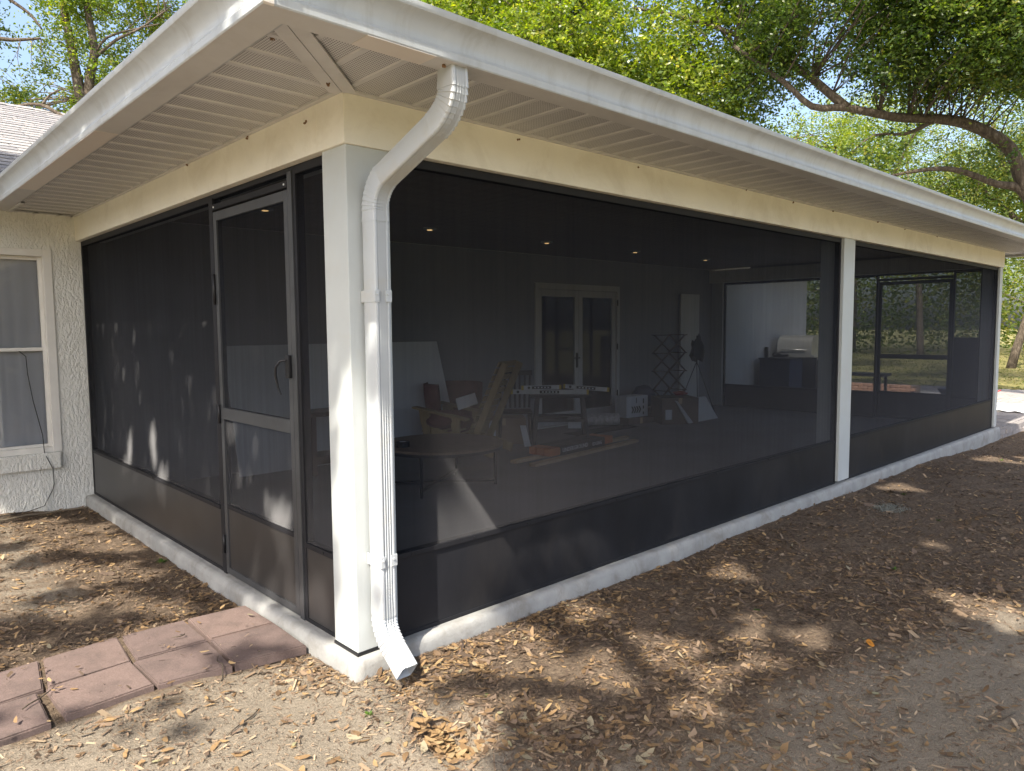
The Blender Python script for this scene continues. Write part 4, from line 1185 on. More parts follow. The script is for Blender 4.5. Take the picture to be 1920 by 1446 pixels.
# tall black tripod stand with work lamp head
tp = empty('tripod', (9.75, 4.35, 0), 'black tripod with dark cloth hung on it beside the drying rack', 'tripod')
for q in (0, 2.1, 4.2): MB().cyl((9.75, 4.35, .95), (9.75 + .40 * math.cos(q + .5), 4.35 + .40 * math.sin(q + .5), .01), .007, 8).build('leg', blackm, tp)
MB().cyl((9.75, 4.35, .9), (9.75, 4.35, 1.42), .014, 8).build('pole', blackm, tp)
lump('dark_cloth', (9.72, 4.33, 1.14), (.15, .10, .24), black, 'dark cloth draped over the top of the tripod', 'cloth', 11, .75)
# small red and white clutter on the box
lump('rag', (8.62, 3.95, .47), (.14, .10, .04), redp, 'small red rag lying on the large dark cardboard box', 'rag', 21, .4)

# folding work stand with levels on it
ws = empty('work_stand', (5.4, 3.6, 0), 'black folding work stand holding aluminium levels', 'work stand')
ctr = Vector((5.36, 3.66, 0)); ex = Vector((.74, -.67, 0)); ey = Vector((.67, .74, 0))
def W(u, v, z): return ctr + ex * u + ey * v + Vector((0, 0, z))
MB().obox(W(0, 0, .675), (ex, ey, (0, 0, 1)), (.42, .17, .02), 0, .006).build('stand_top', black, ws)
for u in (-.30, .30):
    for v in (-1, 1): MB().bar(W(u, v * .06, .655), W(u * 1.22, v * .24, .002), .05, .035, ey, 0, .006).build('leg', black, ws)
for v in (-1, 1): MB().bar(W(-.32, v * .15, .36), W(.32, v * .15, .36), .03, .045, (0, 0, 1), 0, .004).build('brace', black, ws)
MB().obox(W(0, 0, .40), (ex, ey, (0, 0, 1)), (.30, .13, .012), 0, .003).build('tray', black, ws)
def level(c0, c1, label, w_=.025, h_=.055, stripe=True):
    c0, c1 = Vector(c0), Vector(c1); d = (c1 - c0).normalized()
    mid_ = (c0 + c1) / 2
    t = empty('spirit_level', (mid_.x, mid_.y, mid_.z - h_ / 2), label, 'level', 'aluminium levels on the work stand')
    MB().bar(c0 + d * .012, c1 - d * .012, w_, h_, (0, 0, 1), 0, .002).build('beam', alum, t)
    for p, s in ((c0, 1), (c1, -1)): MB().bar(p, p + d * s * .03, w_ + .004, h_ + .004, (0, 0, 1), 0, .003).build('end_cap', yellow, t)
    sd = d.cross(Vector((0, 0, 1))).normalized()
    if sd.dot(fh) > 0: sd = -sd
    m_ = MB(); m_.bar(mid_ + sd * (w_ / 2 + .0006) - d * .13, mid_ + sd * (w_ / 2 + .0006) + d * .13, .001, h_ * .62, (0, 0, 1))
    m_.build('dark_print', black, t)
    m_ = MB()
    for k in range(5): m_.bar(mid_ + sd * (w_ / 2 + .0016) + d * (-.10 + k * .045), mid_ + sd * (w_ / 2 + .0016) + d * (-.075 + k * .045), .0008, h_ * .3, (0, 0, 1))
    m_.build('pale_print', label_w, t)
    for s in (-1, 1):
        if False: pass
    m_ = MB(); m_.cyl(c0 + d * .10 + sd * (w_ / 2), c0 + d * .10 + sd * (w_ / 2 + .003), .018, 14); m_.build('vial', black, t)
    return t
level(W(-.66, .06, .726), W(.38, -.09, .726), 'long aluminium level lying lowest on the black work stand', .03, .06)
level(W(-.52, -.06, .788), W(.02, .02, .788), 'short level with yellow end resting on the long one')
level(W(.06, .14, .790), W(.66, -.06, .752), 'aluminium level with black printed band at the right of the stand')
# black moulded chair behind the stand
pcx = empty('plastic_chair', (5.05, 4.30, 0), 'black slat-back plastic chair standing behind the work stand', 'chair')
pc0 = Vector((5.12, 4.28, 0))
def Q(u, v, z): return pc0 + ex * u + ey * v + Vector((0, 0, z))
MB().obox(Q(0, 0, .43), (ex, ey, (0, 0, 1)), (.23, .22, .015), 0, .008).build('seat', black, pcx)
for u in (-.2, .2):
    for v in (-.19, .19): MB().bar(Q(u, v, .42), Q(u * 1.12, v * 1.12, .002), .035, .035, (1, 0, 0), 0, .005).build('leg', black, pcx)
for k in range(7):
    u = -.2 + k * .4 / 6; MB().bar(Q(u, .20, .46), Q(u * 1.08, .27, .92), .03, .012, ey, 0, .003).build('back_slat', black, pcx)
MB().bar(Q(-.25, .275, .95), Q(.25, .275, .95), .02, .07, (0, 0, 1), 0, .008).build('top_rail', black, pcx)
# bucket-like planter and white offcut
mb = MB(); mb.prism([(4.93, 3.90, .002), (5.00, 3.85, .002), (5.03, 3.98, .27), (4.97, 4.03, .27)], (.02, .025, 0)); tag(mb.build('offcut', sheetw), 'narrow white offcut leaning beside the left leg of the work stand', 'offcut')
mb = MB(); mb.obox(W(.20, .02, .30), (ex, (0, 0, 1), ey), (.09, .075, .01), 0, .002); tag(mb.build('card', label_w), 'white card propped under the tray of the work stand', 'card')

# long packs lying on pine boards on the floor
def plank(c0, c1, wd, th_, z, label, mt=woodp):
    c0, c1 = Vector((c0[0], c0[1], z + th_ / 2)), Vector((c1[0], c1[1], z + th_ / 2))
    o_ = MB().bar(c0, c1, wd, th_, (0, 0, 1), 0, .002).build('plank', mt); return tag(o_, label, 'plank', 'planks on the porch floor')
plank((4.02, 2.84), (6.30, 3.10), .09, .036, .001, 'front pine plank on the porch floor, nearest the screen')
plank((4.0, 3.14), (6.45, 3.38), .09, .036, .001, 'rear pine plank on the porch floor under the dark packs')
pk = empty('packaged_rolls', (5.1, 3.12, .04), 'long black packs with orange ends and white lettering lying on planks', 'package')
pd = Vector((1.28, .16, 0)).normalized(); pn = Vector((-pd.y, pd.x, 0))
pc_ = Vector((4.45, 3.02, .038))
for j in range(3):
    o0 = pc_ + pn * (j * .115)
    MB().bar(o0 + Vector((0, 0, .05)) + pd * .20, o0 + Vector((0, 0, .05)) + pd * 1.20, .108, .098, (0, 0, 1), 0, .006).build('pack', black, pk)
    for s0, s1 in ((0, .199), (1.201, 1.40)):
        MB().bar(o0 + Vector((0, 0, .05)) + pd * s0, o0 + Vector((0, 0, .05)) + pd * s1, .104, .094, (0, 0, 1), 0, .01).build('end', orange, pk)
def text_on(body, origin, right, up, size, mt, parent, name, ext=.0006):
    cu = bpy.data.curves.new(name, 'FONT'); cu.body = body; cu.size = size; cu.extrude = ext; cu.resolution_u = 2
    o_ = bpy.data.objects.new(name, cu); COL.objects.link(o_)
    dg = bpy.context.evaluated_depsgraph_get(); me_ = bpy.data.meshes.new_from_object(o_.evaluated_get(dg))
    bpy.data.objects.remove(o_)
    right = Vector(right).normalized(); up = Vector(up).normalized(); nn = right.cross(up)
    M = Matrix((right, up, nn)).transposed().to_4x4(); M.translation = Vector(origin)
    me_.transform(M); me_.materials.append(mt)
    o_ = bpy.data.objects.new(name, me_); return link(o_, parent)
fo = pc_ - pn * .0550
text_on('UNDERGROUND', fo + pd * .24 + Vector((0, 0, .028)), pd, (0, 0, 1), .072, label_w, pk, 'lettering')
text_on('EDGING', fo + pd * .90 + Vector((0, 0, .022)), pd, (0, 0, 1), .060, label_w, pk, 'lettering')

# ------------------------------------------------------------------ things beyond the far screen
gr = empty('barbecue_grill', (13.2, 4.15, -.06), 'stainless barbecue grill with a tall rounded hood on the patio', 'grill')
mb = MB()
hood = [(0, 0), (.0, .30), (.06, .42), (.16, .47), (.42, .47), (.52, .43), (.60, .30), (.62, 0)]
def hoodp(y): return [(12.9 + u, y, .90 + v) for u, v in hood]
mb.prism(hoodp(3.72), (0, .78, 0)); mb.build('hood', steel, gr, 30)
MB().prism([(p[0], p[1] - .0, p[2]) for p in [(12.88, 3.66, .90), (12.88, 3.715, .90), (13.54, 3.715, .90), (13.54, 3.66, .90)]], (0, 0, .05)).build('trim', steel, gr)
MB().box((12.9, 3.62, .05), (13.5, 4.6, .88), 0, .01).build('cabinet', black, gr)
MB().box((12.92, 3.25, .84), (13.46, 3.615, .88), 0, .006).build('side_shelf', steel, gr)
MB().cyl((12.86, 3.85, 1.06), (12.86, 4.4, 1.06), .014, 10).build('handle', steel, gr)
for yy in (3.66, 4.56):
    for xx in (12.98, 13.42): MB().cyl((xx, yy, -.0), (xx, yy + .03, -.0), .055, 16).build('wheel', black, gr, 40)
tag(lump('grill_cloth', (12.98, 4.42, .93), (.16, .20, .09), black, 'x', 'cloth', 31, .3), 'dark cloth lying on the left shelf of the grill', 'cloth')
po = MB().box((12.6, 4.86, -.07), (12.66, 4.92, 1.12), 0, .004).build('post', black); tag(po, 'thin dark post standing by the white wall beyond the far screen', 'post')
cb = MB().box((12.15, 4.12, -.06), (12.75, 4.80, .86), 0, .02); cbo = cb.build('storage_bin', bluep); tag(cbo, 'dark blue storage bin standing beside the grill', 'bin')
MB().box((12.13, 4.10, .861), (12.77, 4.82, .90), 0, .012).build('lid', black, cbo)
# black bench
for ob in (gr, bpy.data.objects['grill_cloth'], cbo, po): ob.location += Vector((.75, .28 if ob is gr or ob.name.startswith('grill') else 0, 0))
bn = empty('patio_bench', (14.6, 2.4, -.06), 'long black bench on the patio seen through the far screen', 'bench')
MB().box((14.3, 2.75, .50), (14.75, 4.3, .56), 0, .006).build('seat', black, bn)
for yy in (2.85, 4.2):
    for xx in (14.34, 14.70): MB().box((xx - .025, yy - .025, -.06), (xx + .025, yy + .025, .499), 0, .003).build('leg', black, bn)
MB().bar((14.5, 2.85, .15), (14.5, 4.2, .15), .04, .04).build('stretcher', black, bn)
# brick planter
bp = empty('brick_planter', (16.5, 4.2, -.06), 'low orange brick planter on the sunny patio beyond the bench', 'planter')
brick_mesh('pb', .20, .095, .06, brickm)
for lv in range(4):
    for k in range(9):
        o = piece('brick', 'pb', (16.4, 2.9 + k * .21 + (.1 if lv % 2 else 0), -.015 + .068 * lv), bp, (0, 0, math.pi / 2 + random.uniform(-.03, .03)))
MB().box((16.46, 2.85, -.06), (16.9, 4.85, .16), 0, 0).build('soil', carddk, bp)
# red wheelbarrow
whb = empty('wheelbarrow', (13.6, 2.0, -.06), 'dark wheelbarrow with red frame on the patio behind the far screen door', 'wheelbarrow')
mb = MB(); bt = [(13.35, .95, .38), (13.95, .95, .38), (13.95, 1.75, .30), (13.35, 1.75, .30)]; tp_ = [(13.22, .75, .66), (14.08, .75, .66), (14.08, 1.98, .62), (13.22, 1.98, .62)]
v = [mb.bm.verts.new(p) for p in bt + tp_]
for f in ((0, 3, 2, 1), (0, 1, 5, 4), (1, 2, 6, 5), (2, 3, 7, 6), (3, 0, 4, 7)): mb.bm.faces.new([v[i] for i in f])
mb.build('tray', bluep, whb)
for xx in (13.42, 13.88):
    MB().tube([(xx, 2.35, .12), (xx, 1.8, .26), (xx, .95, .34), (xx + (.06 if xx > 13.6 else -.06), .25, .62)], .018, 8).build('handle', redp, whb)
    MB().tube([(xx, 1.15, .32), (xx, 1.05, -.05), (xx, 1.3, -.05), (xx, 1.35, .30)], .014, 8).build('leg', redp, whb)
mb = MB(); mb.tube([(13.61, 2.35, .12), (13.69, 2.35, .12)], [.18, .18], 24); mb.build('wheel', black, whb, 40)
whb.scale = (.55, .55, .62); whb.location = (13.85, 1.55, -.06)
sp_ = empty('upright_panel', (13.3, .75, -.06), 'dark upright panel standing behind the far screen door', 'panel')
MB().box((13.0, .6, -.06), (13.25, 1.15, 1.35), 0, .01).build('panel', black, sp_)

# ------------------------------------------------------------------ yard litter
def in_view(P, margin=.03):
    d = P - np.array(CAM); z = d @ np.array(FWD)
    x = (d @ np.array(RGT)) / np.maximum(z, 1e-3) * 1364.7 / 960; y = (d @ np.array(UPV)) / np.maximum(z, 1e-3) * 1364.7 / 723
    return (z > .1) & (np.abs(x) < 1 + margin) & (np.abs(y) < 1 + margin)
def yard_points(n, seed, ymin=-4.5, xmax=13):
    r = np.random.default_rng(seed)
    # more points near the camera: sample in view by distance
    P = []
    while sum(len(p) for p in P) < n:
        m_ = n * 3
        x = r.uniform(-3, xmax, m_); y = r.uniform(ymin, 5.2, m_)
        d = np.hypot(x + 1.78, y + 3.0)
        k = r.random(m_) < np.clip((1.9 / d) ** 1.35, 0, 1)
        x, y = x[k], y[k]
        ok = ~((x > -.035) & (x < XE + .05) & (y > -.035)) & ~((x > XE + .0) & (y > -.05)) & (y < YW - .03)
        x, y = x[ok], y[ok]
        z = ground_h(x, y); Q_ = np.stack([x, y, z], 1)
        P.append(Q_[in_view(Q_, .22)])
    return np.concatenate(P)[:n], r
def on_paver(x, y):
    return (x < -.04) & (x > -1.98) & (y > .44 + .0 * x) & (y < 1.21)
def litter_density(x, y):
    """litter gathers along the wall and in the mulch; the sandy patches stay barer"""
    s = sand_w(x, y)
    d = 1.0 - .93 * s
    d += 1.5 * np.exp(-((y + .16) / .16) ** 2) * (x > .05) * (x < 3.5) + .9 * np.exp(-((x + .10) / .12) ** 2) * (y > 1.2) * (y < 2.3)
    d += 2.2 * np.exp(-(np.hypot(x - .035, y + .68) / .10) ** 2)
    d += 1.2 * np.exp(-(np.hypot(x + .12, y - .18) / .16) ** 2)
    d += .9 * np.exp(-((y - 1.36) / .16) ** 2) * (x < -.1)
    cl_ = .5 + .5 * np.sin(x * 3.1 + 2.2 * np.sin(y * 2.3 + 1)) * np.sin(y * 3.7 + 1.7 * np.sin(x * 2.9)) + .35 * np.sin(x * 11 + 3 * np.sin(y * 5)) * np.sin(y * 9.3 + 2 * np.sin(x * 6.1))
    d *= np.clip(.35 + 1.15 * cl_, .12, 1.6)
    d *= np.where(on_paver(x, y), .06, 1.0)
    return d
def ground_z(x, y):
    z = ground_h(x, y); return np.where(on_paver(x, y), np.maximum(z, -.045), z)
def litter_leaves(P, r, L0, L1, lift=.012):
    """curled oval leaves, 7 points, 6 triangles as quads+tris -> quads"""
    N = len(P); th = r.uniform(0, 2 * np.pi, N); L = r.uniform(L0, L1, N); Wd = L * r.uniform(.28, .46, N)
    tilt = np.abs(r.normal(0, .22, N)); tdir = r.uniform(0, 2 * np.pi, N)
    curl = r.uniform(-.15, .35, N); cup = r.uniform(-.1, .4, N)
    us = np.array([-.5, -.25, .08, .36, .5]); ws = np.array([0.02, .42, .5, .30, .02])
    V = np.zeros((N, 10, 3))
    for i in range(5):
        for s, c_ in ((-1, 0), (1, 1)):
            x = us[i] * L; y = s * ws[i] * Wd
            z = curl * L * (us[i] ** 2) * 1.6 + cup * Wd * (ws[i] ** 2) * 1.2
            V[:, 2 * i + c_, 0] = x; V[:, 2 * i + c_, 1] = y + .06 * L * np.sin(us[i] * 5 + th); V[:, 2 * i + c_, 2] = z
    c, s = np.cos(th)[:, None], np.sin(th)[:, None]
    x = V[:, :, 0] * c - V[:, :, 1] * s; y = V[:, :, 0] * s + V[:, :, 1] * c
    z = V[:, :, 2] + (x * np.cos(tdir)[:, None] + y * np.sin(tdir)[:, None]) * np.tan(tilt)[:, None]
    z = z - z.min(1, keepdims=True)
    # follow the local ground under each point a little
    gz = ground_z(P[:, 0], P[:, 1])[:, None] + r.uniform(0, lift, N)[:, None]
    V = np.stack([x + P[:, 0:1], y + P[:, 1:2], z + gz + .001], -1)
    q = np.array([[0, 2, 3, 1], [2, 4, 5, 3], [4, 6, 7, 5], [6, 8, 9, 7]])
    Qd = (np.arange(N)[:, None, None] * 10 + q[None]).reshape(-1, 4)
    return V.reshape(-1, 3), Qd, th
P, r = yard_points(43000, 11)
keep = r.random(len(P)) < litter_density(P[:, 0], P[:, 1]) * .30
P = P[keep]
dist = np.hypot(P[:, 0] - CAM.x, P[:, 1] - CAM.y); order = np.argsort(dist)
P = P[order]; sel = np.zeros(len(P), bool); sel[np.nonzero(in_view(P, -.02))[0][:300]] = True
near, rest_ = P[sel], P[~sel]
V, Qd, _ = litter_leaves(rest_, r, .012, .058)
tn = np.repeat(r.beta(2, 2.2, len(rest_)), 10)
o = np_mesh('leaf_litter', V, Qd, litter_m, None, tn); tag(o, 'brown fallen oak leaves and litter covering the yard soil', 'leaf litter', kind='stuff')
o.data.polygons.foreach_set('use_smooth', [True] * len(o.data.polygons))
# the nearest leaves, one by one
lm = []
for k in range(12):
    V, Qd, _ = litter_leaves(np.zeros((1, 3)), r, .030, .085, 0)
    V[:, 2] -= V[:, 2].min() - .001
    o_ = np_mesh('fallen_leaf', V, Qd, litter_m, None, np.full(10, r.beta(2, 2)))
    o_.data.polygons.foreach_set('use_smooth', [True] * 4)
    lm.append(o_.data); bpy.data.objects.remove(o_)
def where(x, y):
    if on_paver(x, y): return 'lying on the red pavers'
    if y > 1.2 and x < 0: return 'on the soil left of the red pavers'
    if np.hypot(x - .04, y + .68) < .22: return 'in the washed-out hole below the downspout'
    if x < -.6: return 'on the sandy ground in front of the red pavers'
    if x < .0 and y > -.35: return 'on the sand between the pavers and slab corner'
    if x < .05: return 'on the sunlit sand left of the washed-out hole'
    if y > -.35: return 'against the slab right of the downspout'
    if x < .9: return ('just right of the hole' if x < .4 else 'well right of the hole') + (' towards the slab' if y > -.62 else ' in the middle soil' if y > -.85 else ' near the lower edge')
    return 'on shaded ground at the lower right'
for k, p in enumerate(near):
    o = bpy.data.objects.new('fallen_leaf', lm[k % 12]); COL.objects.link(o)
    o.location = (p[0], p[1], float(ground_z(p[0:1], p[1:2])[0]) + random.uniform(.0, .006)); o.rotation_euler = (random.uniform(-.2, .2), random.uniform(-.2, .2), random.uniform(0, 6.28))
    tv = lm[k % 12].attributes['tint'].data[0].value
    hue = 'dark brown' if tv < .36 else 'tan' if tv < .62 else 'pale straw-coloured'
    tag(o, '%s %s fallen leaf %s' % (['small', 'curled', 'narrow', 'broad'][(k % 12) % 4], hue, where(p[0], p[1])), 'leaf', 'fallen leaves nearest the camera')
# mulch chips, bits of twig
P, r = yard_points(290000, 12)
ld = litter_density(P[:, 0], P[:, 1]); keep = r.random(len(P)) < np.where(on_paver(P[:, 0], P[:, 1]), .012, np.clip(ld + .03, 0, 1.0)) * .95
P = P[keep]; N = len(P)
th = r.uniform(0, 2 * np.pi, N); L = np.where(r.random(N) < .12, r.gamma(2.0, .011, N), r.gamma(1.5, .0048, N)) + .0035; Wd = L * r.uniform(.10, .38, N)
dx = np.stack([np.cos(th), np.sin(th), r.normal(0, .25, N)], 1) * (L / 2)[:, None]
dy = np.stack([-np.sin(th), np.cos(th), r.normal(0, .5, N)], 1) * (Wd / 2)[:, None]
c_ = np.stack([P[:, 0], P[:, 1], ground_z(P[:, 0], P[:, 1]) + r.uniform(.002, .012, N)], 1)
V = np.stack([c_ - dx - dy * .6, c_ + dx * .9 - dy, c_ + dx + dy * .7, c_ - dx * .8 + dy], 1).reshape(-1, 3)
sw = sand_w(P[:, 0], P[:, 1]); o = np_mesh('mulch', V, np.arange(4 * N).reshape(N, 4), chip_m, None, np.repeat(np.clip(r.beta(1.6, 2.4, N) + .3 * sw, 0, 1), 4)); tag(o, 'dark bark chips and twig bits scattered over the yard', 'mulch', kind='stuff')
# leaf pile filling the washed-out hole below the downspout
n = 150; a_ = r.uniform(0, 6.28, n); q_ = np.abs(r.normal(0, .058, n))
P = np.stack([.012 + q_ * np.cos(a_), -.635 + q_ * 1.2 * np.sin(a_), np.zeros(n)], 1)
V, Qd, _ = litter_leaves(P, r, .035, .075, .05)
V[:, 2] += 0
o = np_mesh('leaf_pile', V, Qd, litter_m, None, np.repeat(r.uniform(.38, .86, n), 10)); tag(o, 'pale dry leaves heaped in the washed hole below the downspout', 'leaf pile', kind='stuff')
# twigs
for k in range(26):
    pts_, rr_ = yard_points(1, 100 + k); p = pts_[0]; a_ = random.uniform(0, 6.28); Lt = random.uniform(.07, .26)
    mb = MB(); pp = []
    for i in range(5):
        u = i / 4 - .5; xx = p[0] + math.cos(a_) * u * Lt + .01 * math.sin(i * 2.1 + k); yy = p[1] + math.sin(a_) * u * Lt + .01 * math.cos(i * 1.7)
        pp.append((xx, yy, float(ground_z(np.array([xx]), np.array([yy]))[0]) + .008))
    mb.tube(pp, [.003, .0035, .003, .0025, .0015], 6)
    tag(mb.build('twig', bark), ('thin dry twig ' + where(p[0], p[1])), 'twig', 'twigs lying among the leaves')
# weeds
def weed(x, y, sz, label, seed):
    r_ = np.random.default_rng(seed); n_ = 14
    V = []; z = float(ground_h(x, y))
    for k in range(n_):
        a_ = r_.uniform(0, 6.28); t_ = r_.uniform(.3, 1.2); L_ = sz * r_.uniform(.6, 1.2)
        d = np.array([math.cos(a_) * math.cos(t_), math.sin(a_) * math.cos(t_), math.sin(t_)]); s_ = np.array([-math.sin(a_), math.cos(a_), 0]) * L_ * .16
        b = np.array([x, y, z - .003]); V += [b, b + d * L_ * .5 + s_, b + d * L_ + np.array([0, 0, -L_ * .2]), b + d * L_ * .5 - s_]
    o_ = np_mesh('weed', np.array(V), np.arange(4 * n_).reshape(n_, 4), weed_m, None, np.repeat(r_.random(n_), 4)); tag(o_, label, 'weed')
weed(-.146, -.334, .03, 'tiny green weed left of the washed-out hole', 1)
weed(.33, -.571, .03, 'tiny green weed right of the washed-out hole', 2)
weed(-.09, 2.55, .05, 'small green weed against the left slab edge', 3)
for k, (x_, y_) in enumerate([(3.6, -1.2), (5.2, -1.0), (2.2, -.9), (4.4, -1.9), (9.0, -.6), (6.0, -.45)]):
    r_ = k
    o_ = weed(x_, y_, .035, ['green weed sprig in the mulch, nearest the single post', 'green weed sprig in the mulch below the long screen bay', 'green weed sprig amid leaves in the middle of the yard', 'green weed sprig in the mulch at the right of the yard', 'green weed sprig in the far mulch near the patio', 'green weed sprig close to the slab under the second bay'][k], 40 + k)
# leaves and bits caught along the front gutter
n_ = 130; r_ = np.random.default_rng(15); xg = 1.2 + 10.4 * r_.random(n_) ** .7
P = np.stack([xg, np.full(n_, -.70) + r_.normal(0, .018, n_), np.zeros(n_)], 1)
V, Qd, _ = litter_leaves(P, r_, .012, .045, 0)
gz = np.repeat(ground_z(P[:, 0], P[:, 1]), 10); V[:, 2] = V[:, 2] - gz + 2.800 + np.repeat(r_.uniform(-.004, .008, n_), 10)
o = np_mesh('gutter_debris', V, Qd, litter_m, porch, np.repeat(r_.beta(1.5, 3, n_), 10)); o['kind'] = 'stuff'
# clump of grey moss
n_ = 500; r_ = np.random.default_rng(5)
c_ = np.stack([5.27 + r_.normal(0, .09, n_) - r_.normal(0, .0, n_), -.56 + r_.normal(0, .07, n_), np.zeros(n_)], 1); c_[:, 2] = ground_h(c_[:, 0], c_[:, 1]) + r_.uniform(0, .03, n_)
v, q = leaf_quads(c_, .05, .004, 0, r_); tag(np_mesh('spanish_moss', v, q, moss_m, None, np.repeat(r_.random(n_), 4)), 'grey clump of fallen moss on the dark mulch', 'moss', kind='stuff')
# red and yellow leaf
V, Qd, _ = litter_leaves(np.array([[2.18, -1.566, 0]]), np.random.default_rng(3), .08, .085, 0)
redl = simple('red_yellow_leaf', (.62, .25, .03), .5, .5, 30)
tag(np_mesh('fallen_leaf', V + np.array([0, 0, .012]), Qd, redl), 'single bright red and yellow leaf on the shaded mulch', 'leaf')
# old root or cord along the foot of the house wall
mb = MB(); pp = []
for i in range(24):
    u = i / 23; x_ = -1.6 + 1.58 * u; y_ = 4.55 + .28 * u + .04 * math.sin(u * 9)
    pp.append((x_, y_, float(ground_h(x_, y_)) + .012))
mb.tube(pp, .008, 7); tag(mb.build('garden_cord', cordm), 'weathered cord lying on the soil along the house wall', 'cord')

# ------------------------------------------------------------------ trees
def limb_tube(mb, pts, r0, r1, seg=8, wob=0.0, sub=3):
    P_ = [Vector(p) for p in pts]; out = []
    for i in range(len(P_) - 1):
        a_, b_ = P_[i], P_[i + 1]; pm, pn_ = P_[max(0, i - 1)], P_[min(len(P_) - 1, i + 2)]
        for k in range(sub):
            t = k / sub
            out.append(.5 * ((2 * a_) + (b_ - pm) * t + (2 * pm - 5 * a_ + 4 * b_ - pn_) * t * t + (3 * a_ - pm - 3 * b_ + pn_) * t ** 3))
    out.append(P_[-1]); n_ = len(out)
    rr = [r0 + (r1 - r0) * (i / (n_ - 1)) ** .85 for i in range(n_)]
    if wob: out = [p + Vector((mnoise.noise(p * 1.3), mnoise.noise(p * 1.3 + Vector((9, 0, 0))), mnoise.noise(p * 1.3 + Vector((0, 9, 0))))) * wob for p in out]
    mb.tube(out, [q_ * (1 + .08 * mnoise.noise(p * 3)) for q_, p in zip(rr, out)], seg)
    return out
def tree(name, label, limbs, blobs, n_clusters, per, csize, leaf, mt, seed, group=None, thr=-.12, nscale=.55, twigs=160, cull=None, flat=.5, cat='tree', spread=1.0, twig_r=.012):
    """limbs: list of (points, r0, r1); blobs: (centre, radii)"""
    r = np.random.default_rng(seed)
    base = limbs[0][0][0]
    t = empty(name, base, label, cat, group)
    mb = MB(); nodes = []
    for pts, r0_, r1_ in limbs:
        nodes += [(p) for p in limb_tube(mb, pts, r0_, r1_, 9, .03)]
    mb.build('trunk', bark, t, None)
    cl = []; vol = np.array([b[1][0] * b[1][1] * b[1][2] for b in blobs]); vol = vol / vol.sum()
    tries = 0
    while len(cl) < n_clusters and tries < n_clusters * 30:
        tries += 1
        b = blobs[r.choice(len(blobs), p=vol)]
        d = r.normal(size=3); d /= np.linalg.norm(d); q_ = r.random() ** (1 / 2.2)
        p = np.array(b[0]) + d * q_ * np.array(b[1])
        if mnoise.noise(Vector(p * nscale) + Vector((seed, 0, 0))) < thr + r.normal(0, .06): continue
        cl.append(p)
    cl = np.array(cl)
    cc = np.repeat(cl, per, 0)
    # leaves sit along a handful of short drooping sprays in each clump
    NS = 5; sd = r.normal(size=(len(cl), NS, 3)) * np.array([1, 1, .55]); sd = unit(sd)
    pick = r.integers(0, NS, len(cc)); dirs_ = sd[np.repeat(np.arange(len(cl)), per), pick]
    tt = r.random((len(cc), 1)) ** .8; sc_ = np.repeat(r.uniform(.6, 1.35, (len(cl), 1)), per, 0) * csize
    off = dirs_ * tt * sc_ * 2.3 + r.normal(size=(len(cc), 3)) * sc_ * .20 - np.array([0, 0, 1]) * (tt ** 2) * sc_ * .5
    c_ = cc + off
    if cull is not None: c_ = c_[cull(c_)]
    v, q = leaf_quads(c_, leaf[0], leaf[1], .5, r)
    cltint = np.repeat(r.normal(0, .19, len(cl)), per)
    if cull is not None: tint = r.beta(2, 2.3, len(c_))
    else: tint = np.clip(r.beta(2, 2.3, len(c_)) + cltint - .10, 0, 1)
    o = np_mesh('crown', v, q, mt, t, np.repeat(tint, 4)); o['kind'] = 'stuff'
    # twigs reaching from the limbs into the leaf clumps
    mb = MB(); nd = np.array([tuple(p) for p in nodes])
    for k in r.choice(len(cl), min(twigs, len(cl)), replace=False):
        p = cl[k]; j = np.argmin(np.linalg.norm(nd - p, axis=1)); a_ = Vector(nd[j]); b_ = Vector(p)
        if (b_ - a_).length > 5.5: continue
        L_ = (b_ - a_).length; mid_ = a_.lerp(b_, .5) + Vector(r.normal(size=3)) * L_ * .12 + Vector((0, 0, .08 * L_))
        if cull is not None and not cull(np.array([tuple(mid_), tuple(b_)])).all(): continue
        rr = min(.035, twig_r * (.5 + L_ * .5))
        limb_tube(mb, [a_, mid_, b_], rr, rr * .3, 5, .02, 2)
    if len(mb.bm.verts): o = mb.build('branches', bark, t); o['kind'] = 'stuff'
    return t

# big oak behind the far end of the porch: trunk just outside the picture on the right
oak_limbs = [
    ([(17.6, -.7, -.4), (17.3, -.4, .9), (16.95, .1, 2.3), (16.62, .58, 3.63), (16.39, .88, 4.4), (16.21, 1.14, 5.2), (15.67, 1.69, 5.68), (15.17, 2.18, 5.82), (14.51, 2.8, 5.85), (13.82, 3.47, 6.05), (13.31, 3.96, 6.08), (12.9, 4.4, 6.6), (12.3, 5.2, 7.4)], .21, .04),
    ([(16.62, .58, 3.63), (16.35, .95, 4.35), (16.02, 1.24, 4.47), (15.5, 1.75, 4.72), (15.11, 2.13, 4.80), (14.7, 2.5, 4.72), (14.34, 2.83, 4.62)], .10, .025),
    ([(15.17, 2.18, 5.82), (14.69, 2.6, 5.52), (14.21, 3.04, 5.47), (13.87, 3.33, 5.14)], .05, .012),
    ([(16.95, .1, 2.3), (17.6, -.2, 5.2), (17.6, 1.0, 7.6), (16.4, 2.6, 9.6), (14.6, 4.6, 10.8)], .18, .04),
    ([(16.95, .1, 2.3), (17.5, -1.0, 5.6), (16.6, -1.4, 7.6), (15.0, -.8, 9.2)], .2, .04),
    ([(13.82, 3.47, 6.05), (13.5, 4.6, 7.2), (13.0, 6.2, 8.3), (12.6, 8.0, 9.1)], .10, .03),
    ([(17.6, 1.0, 7.6), (17.8, 3.0, 8.6), (17.6, 5.2, 9.6)], .12, .04)]
def P3(*p): return p
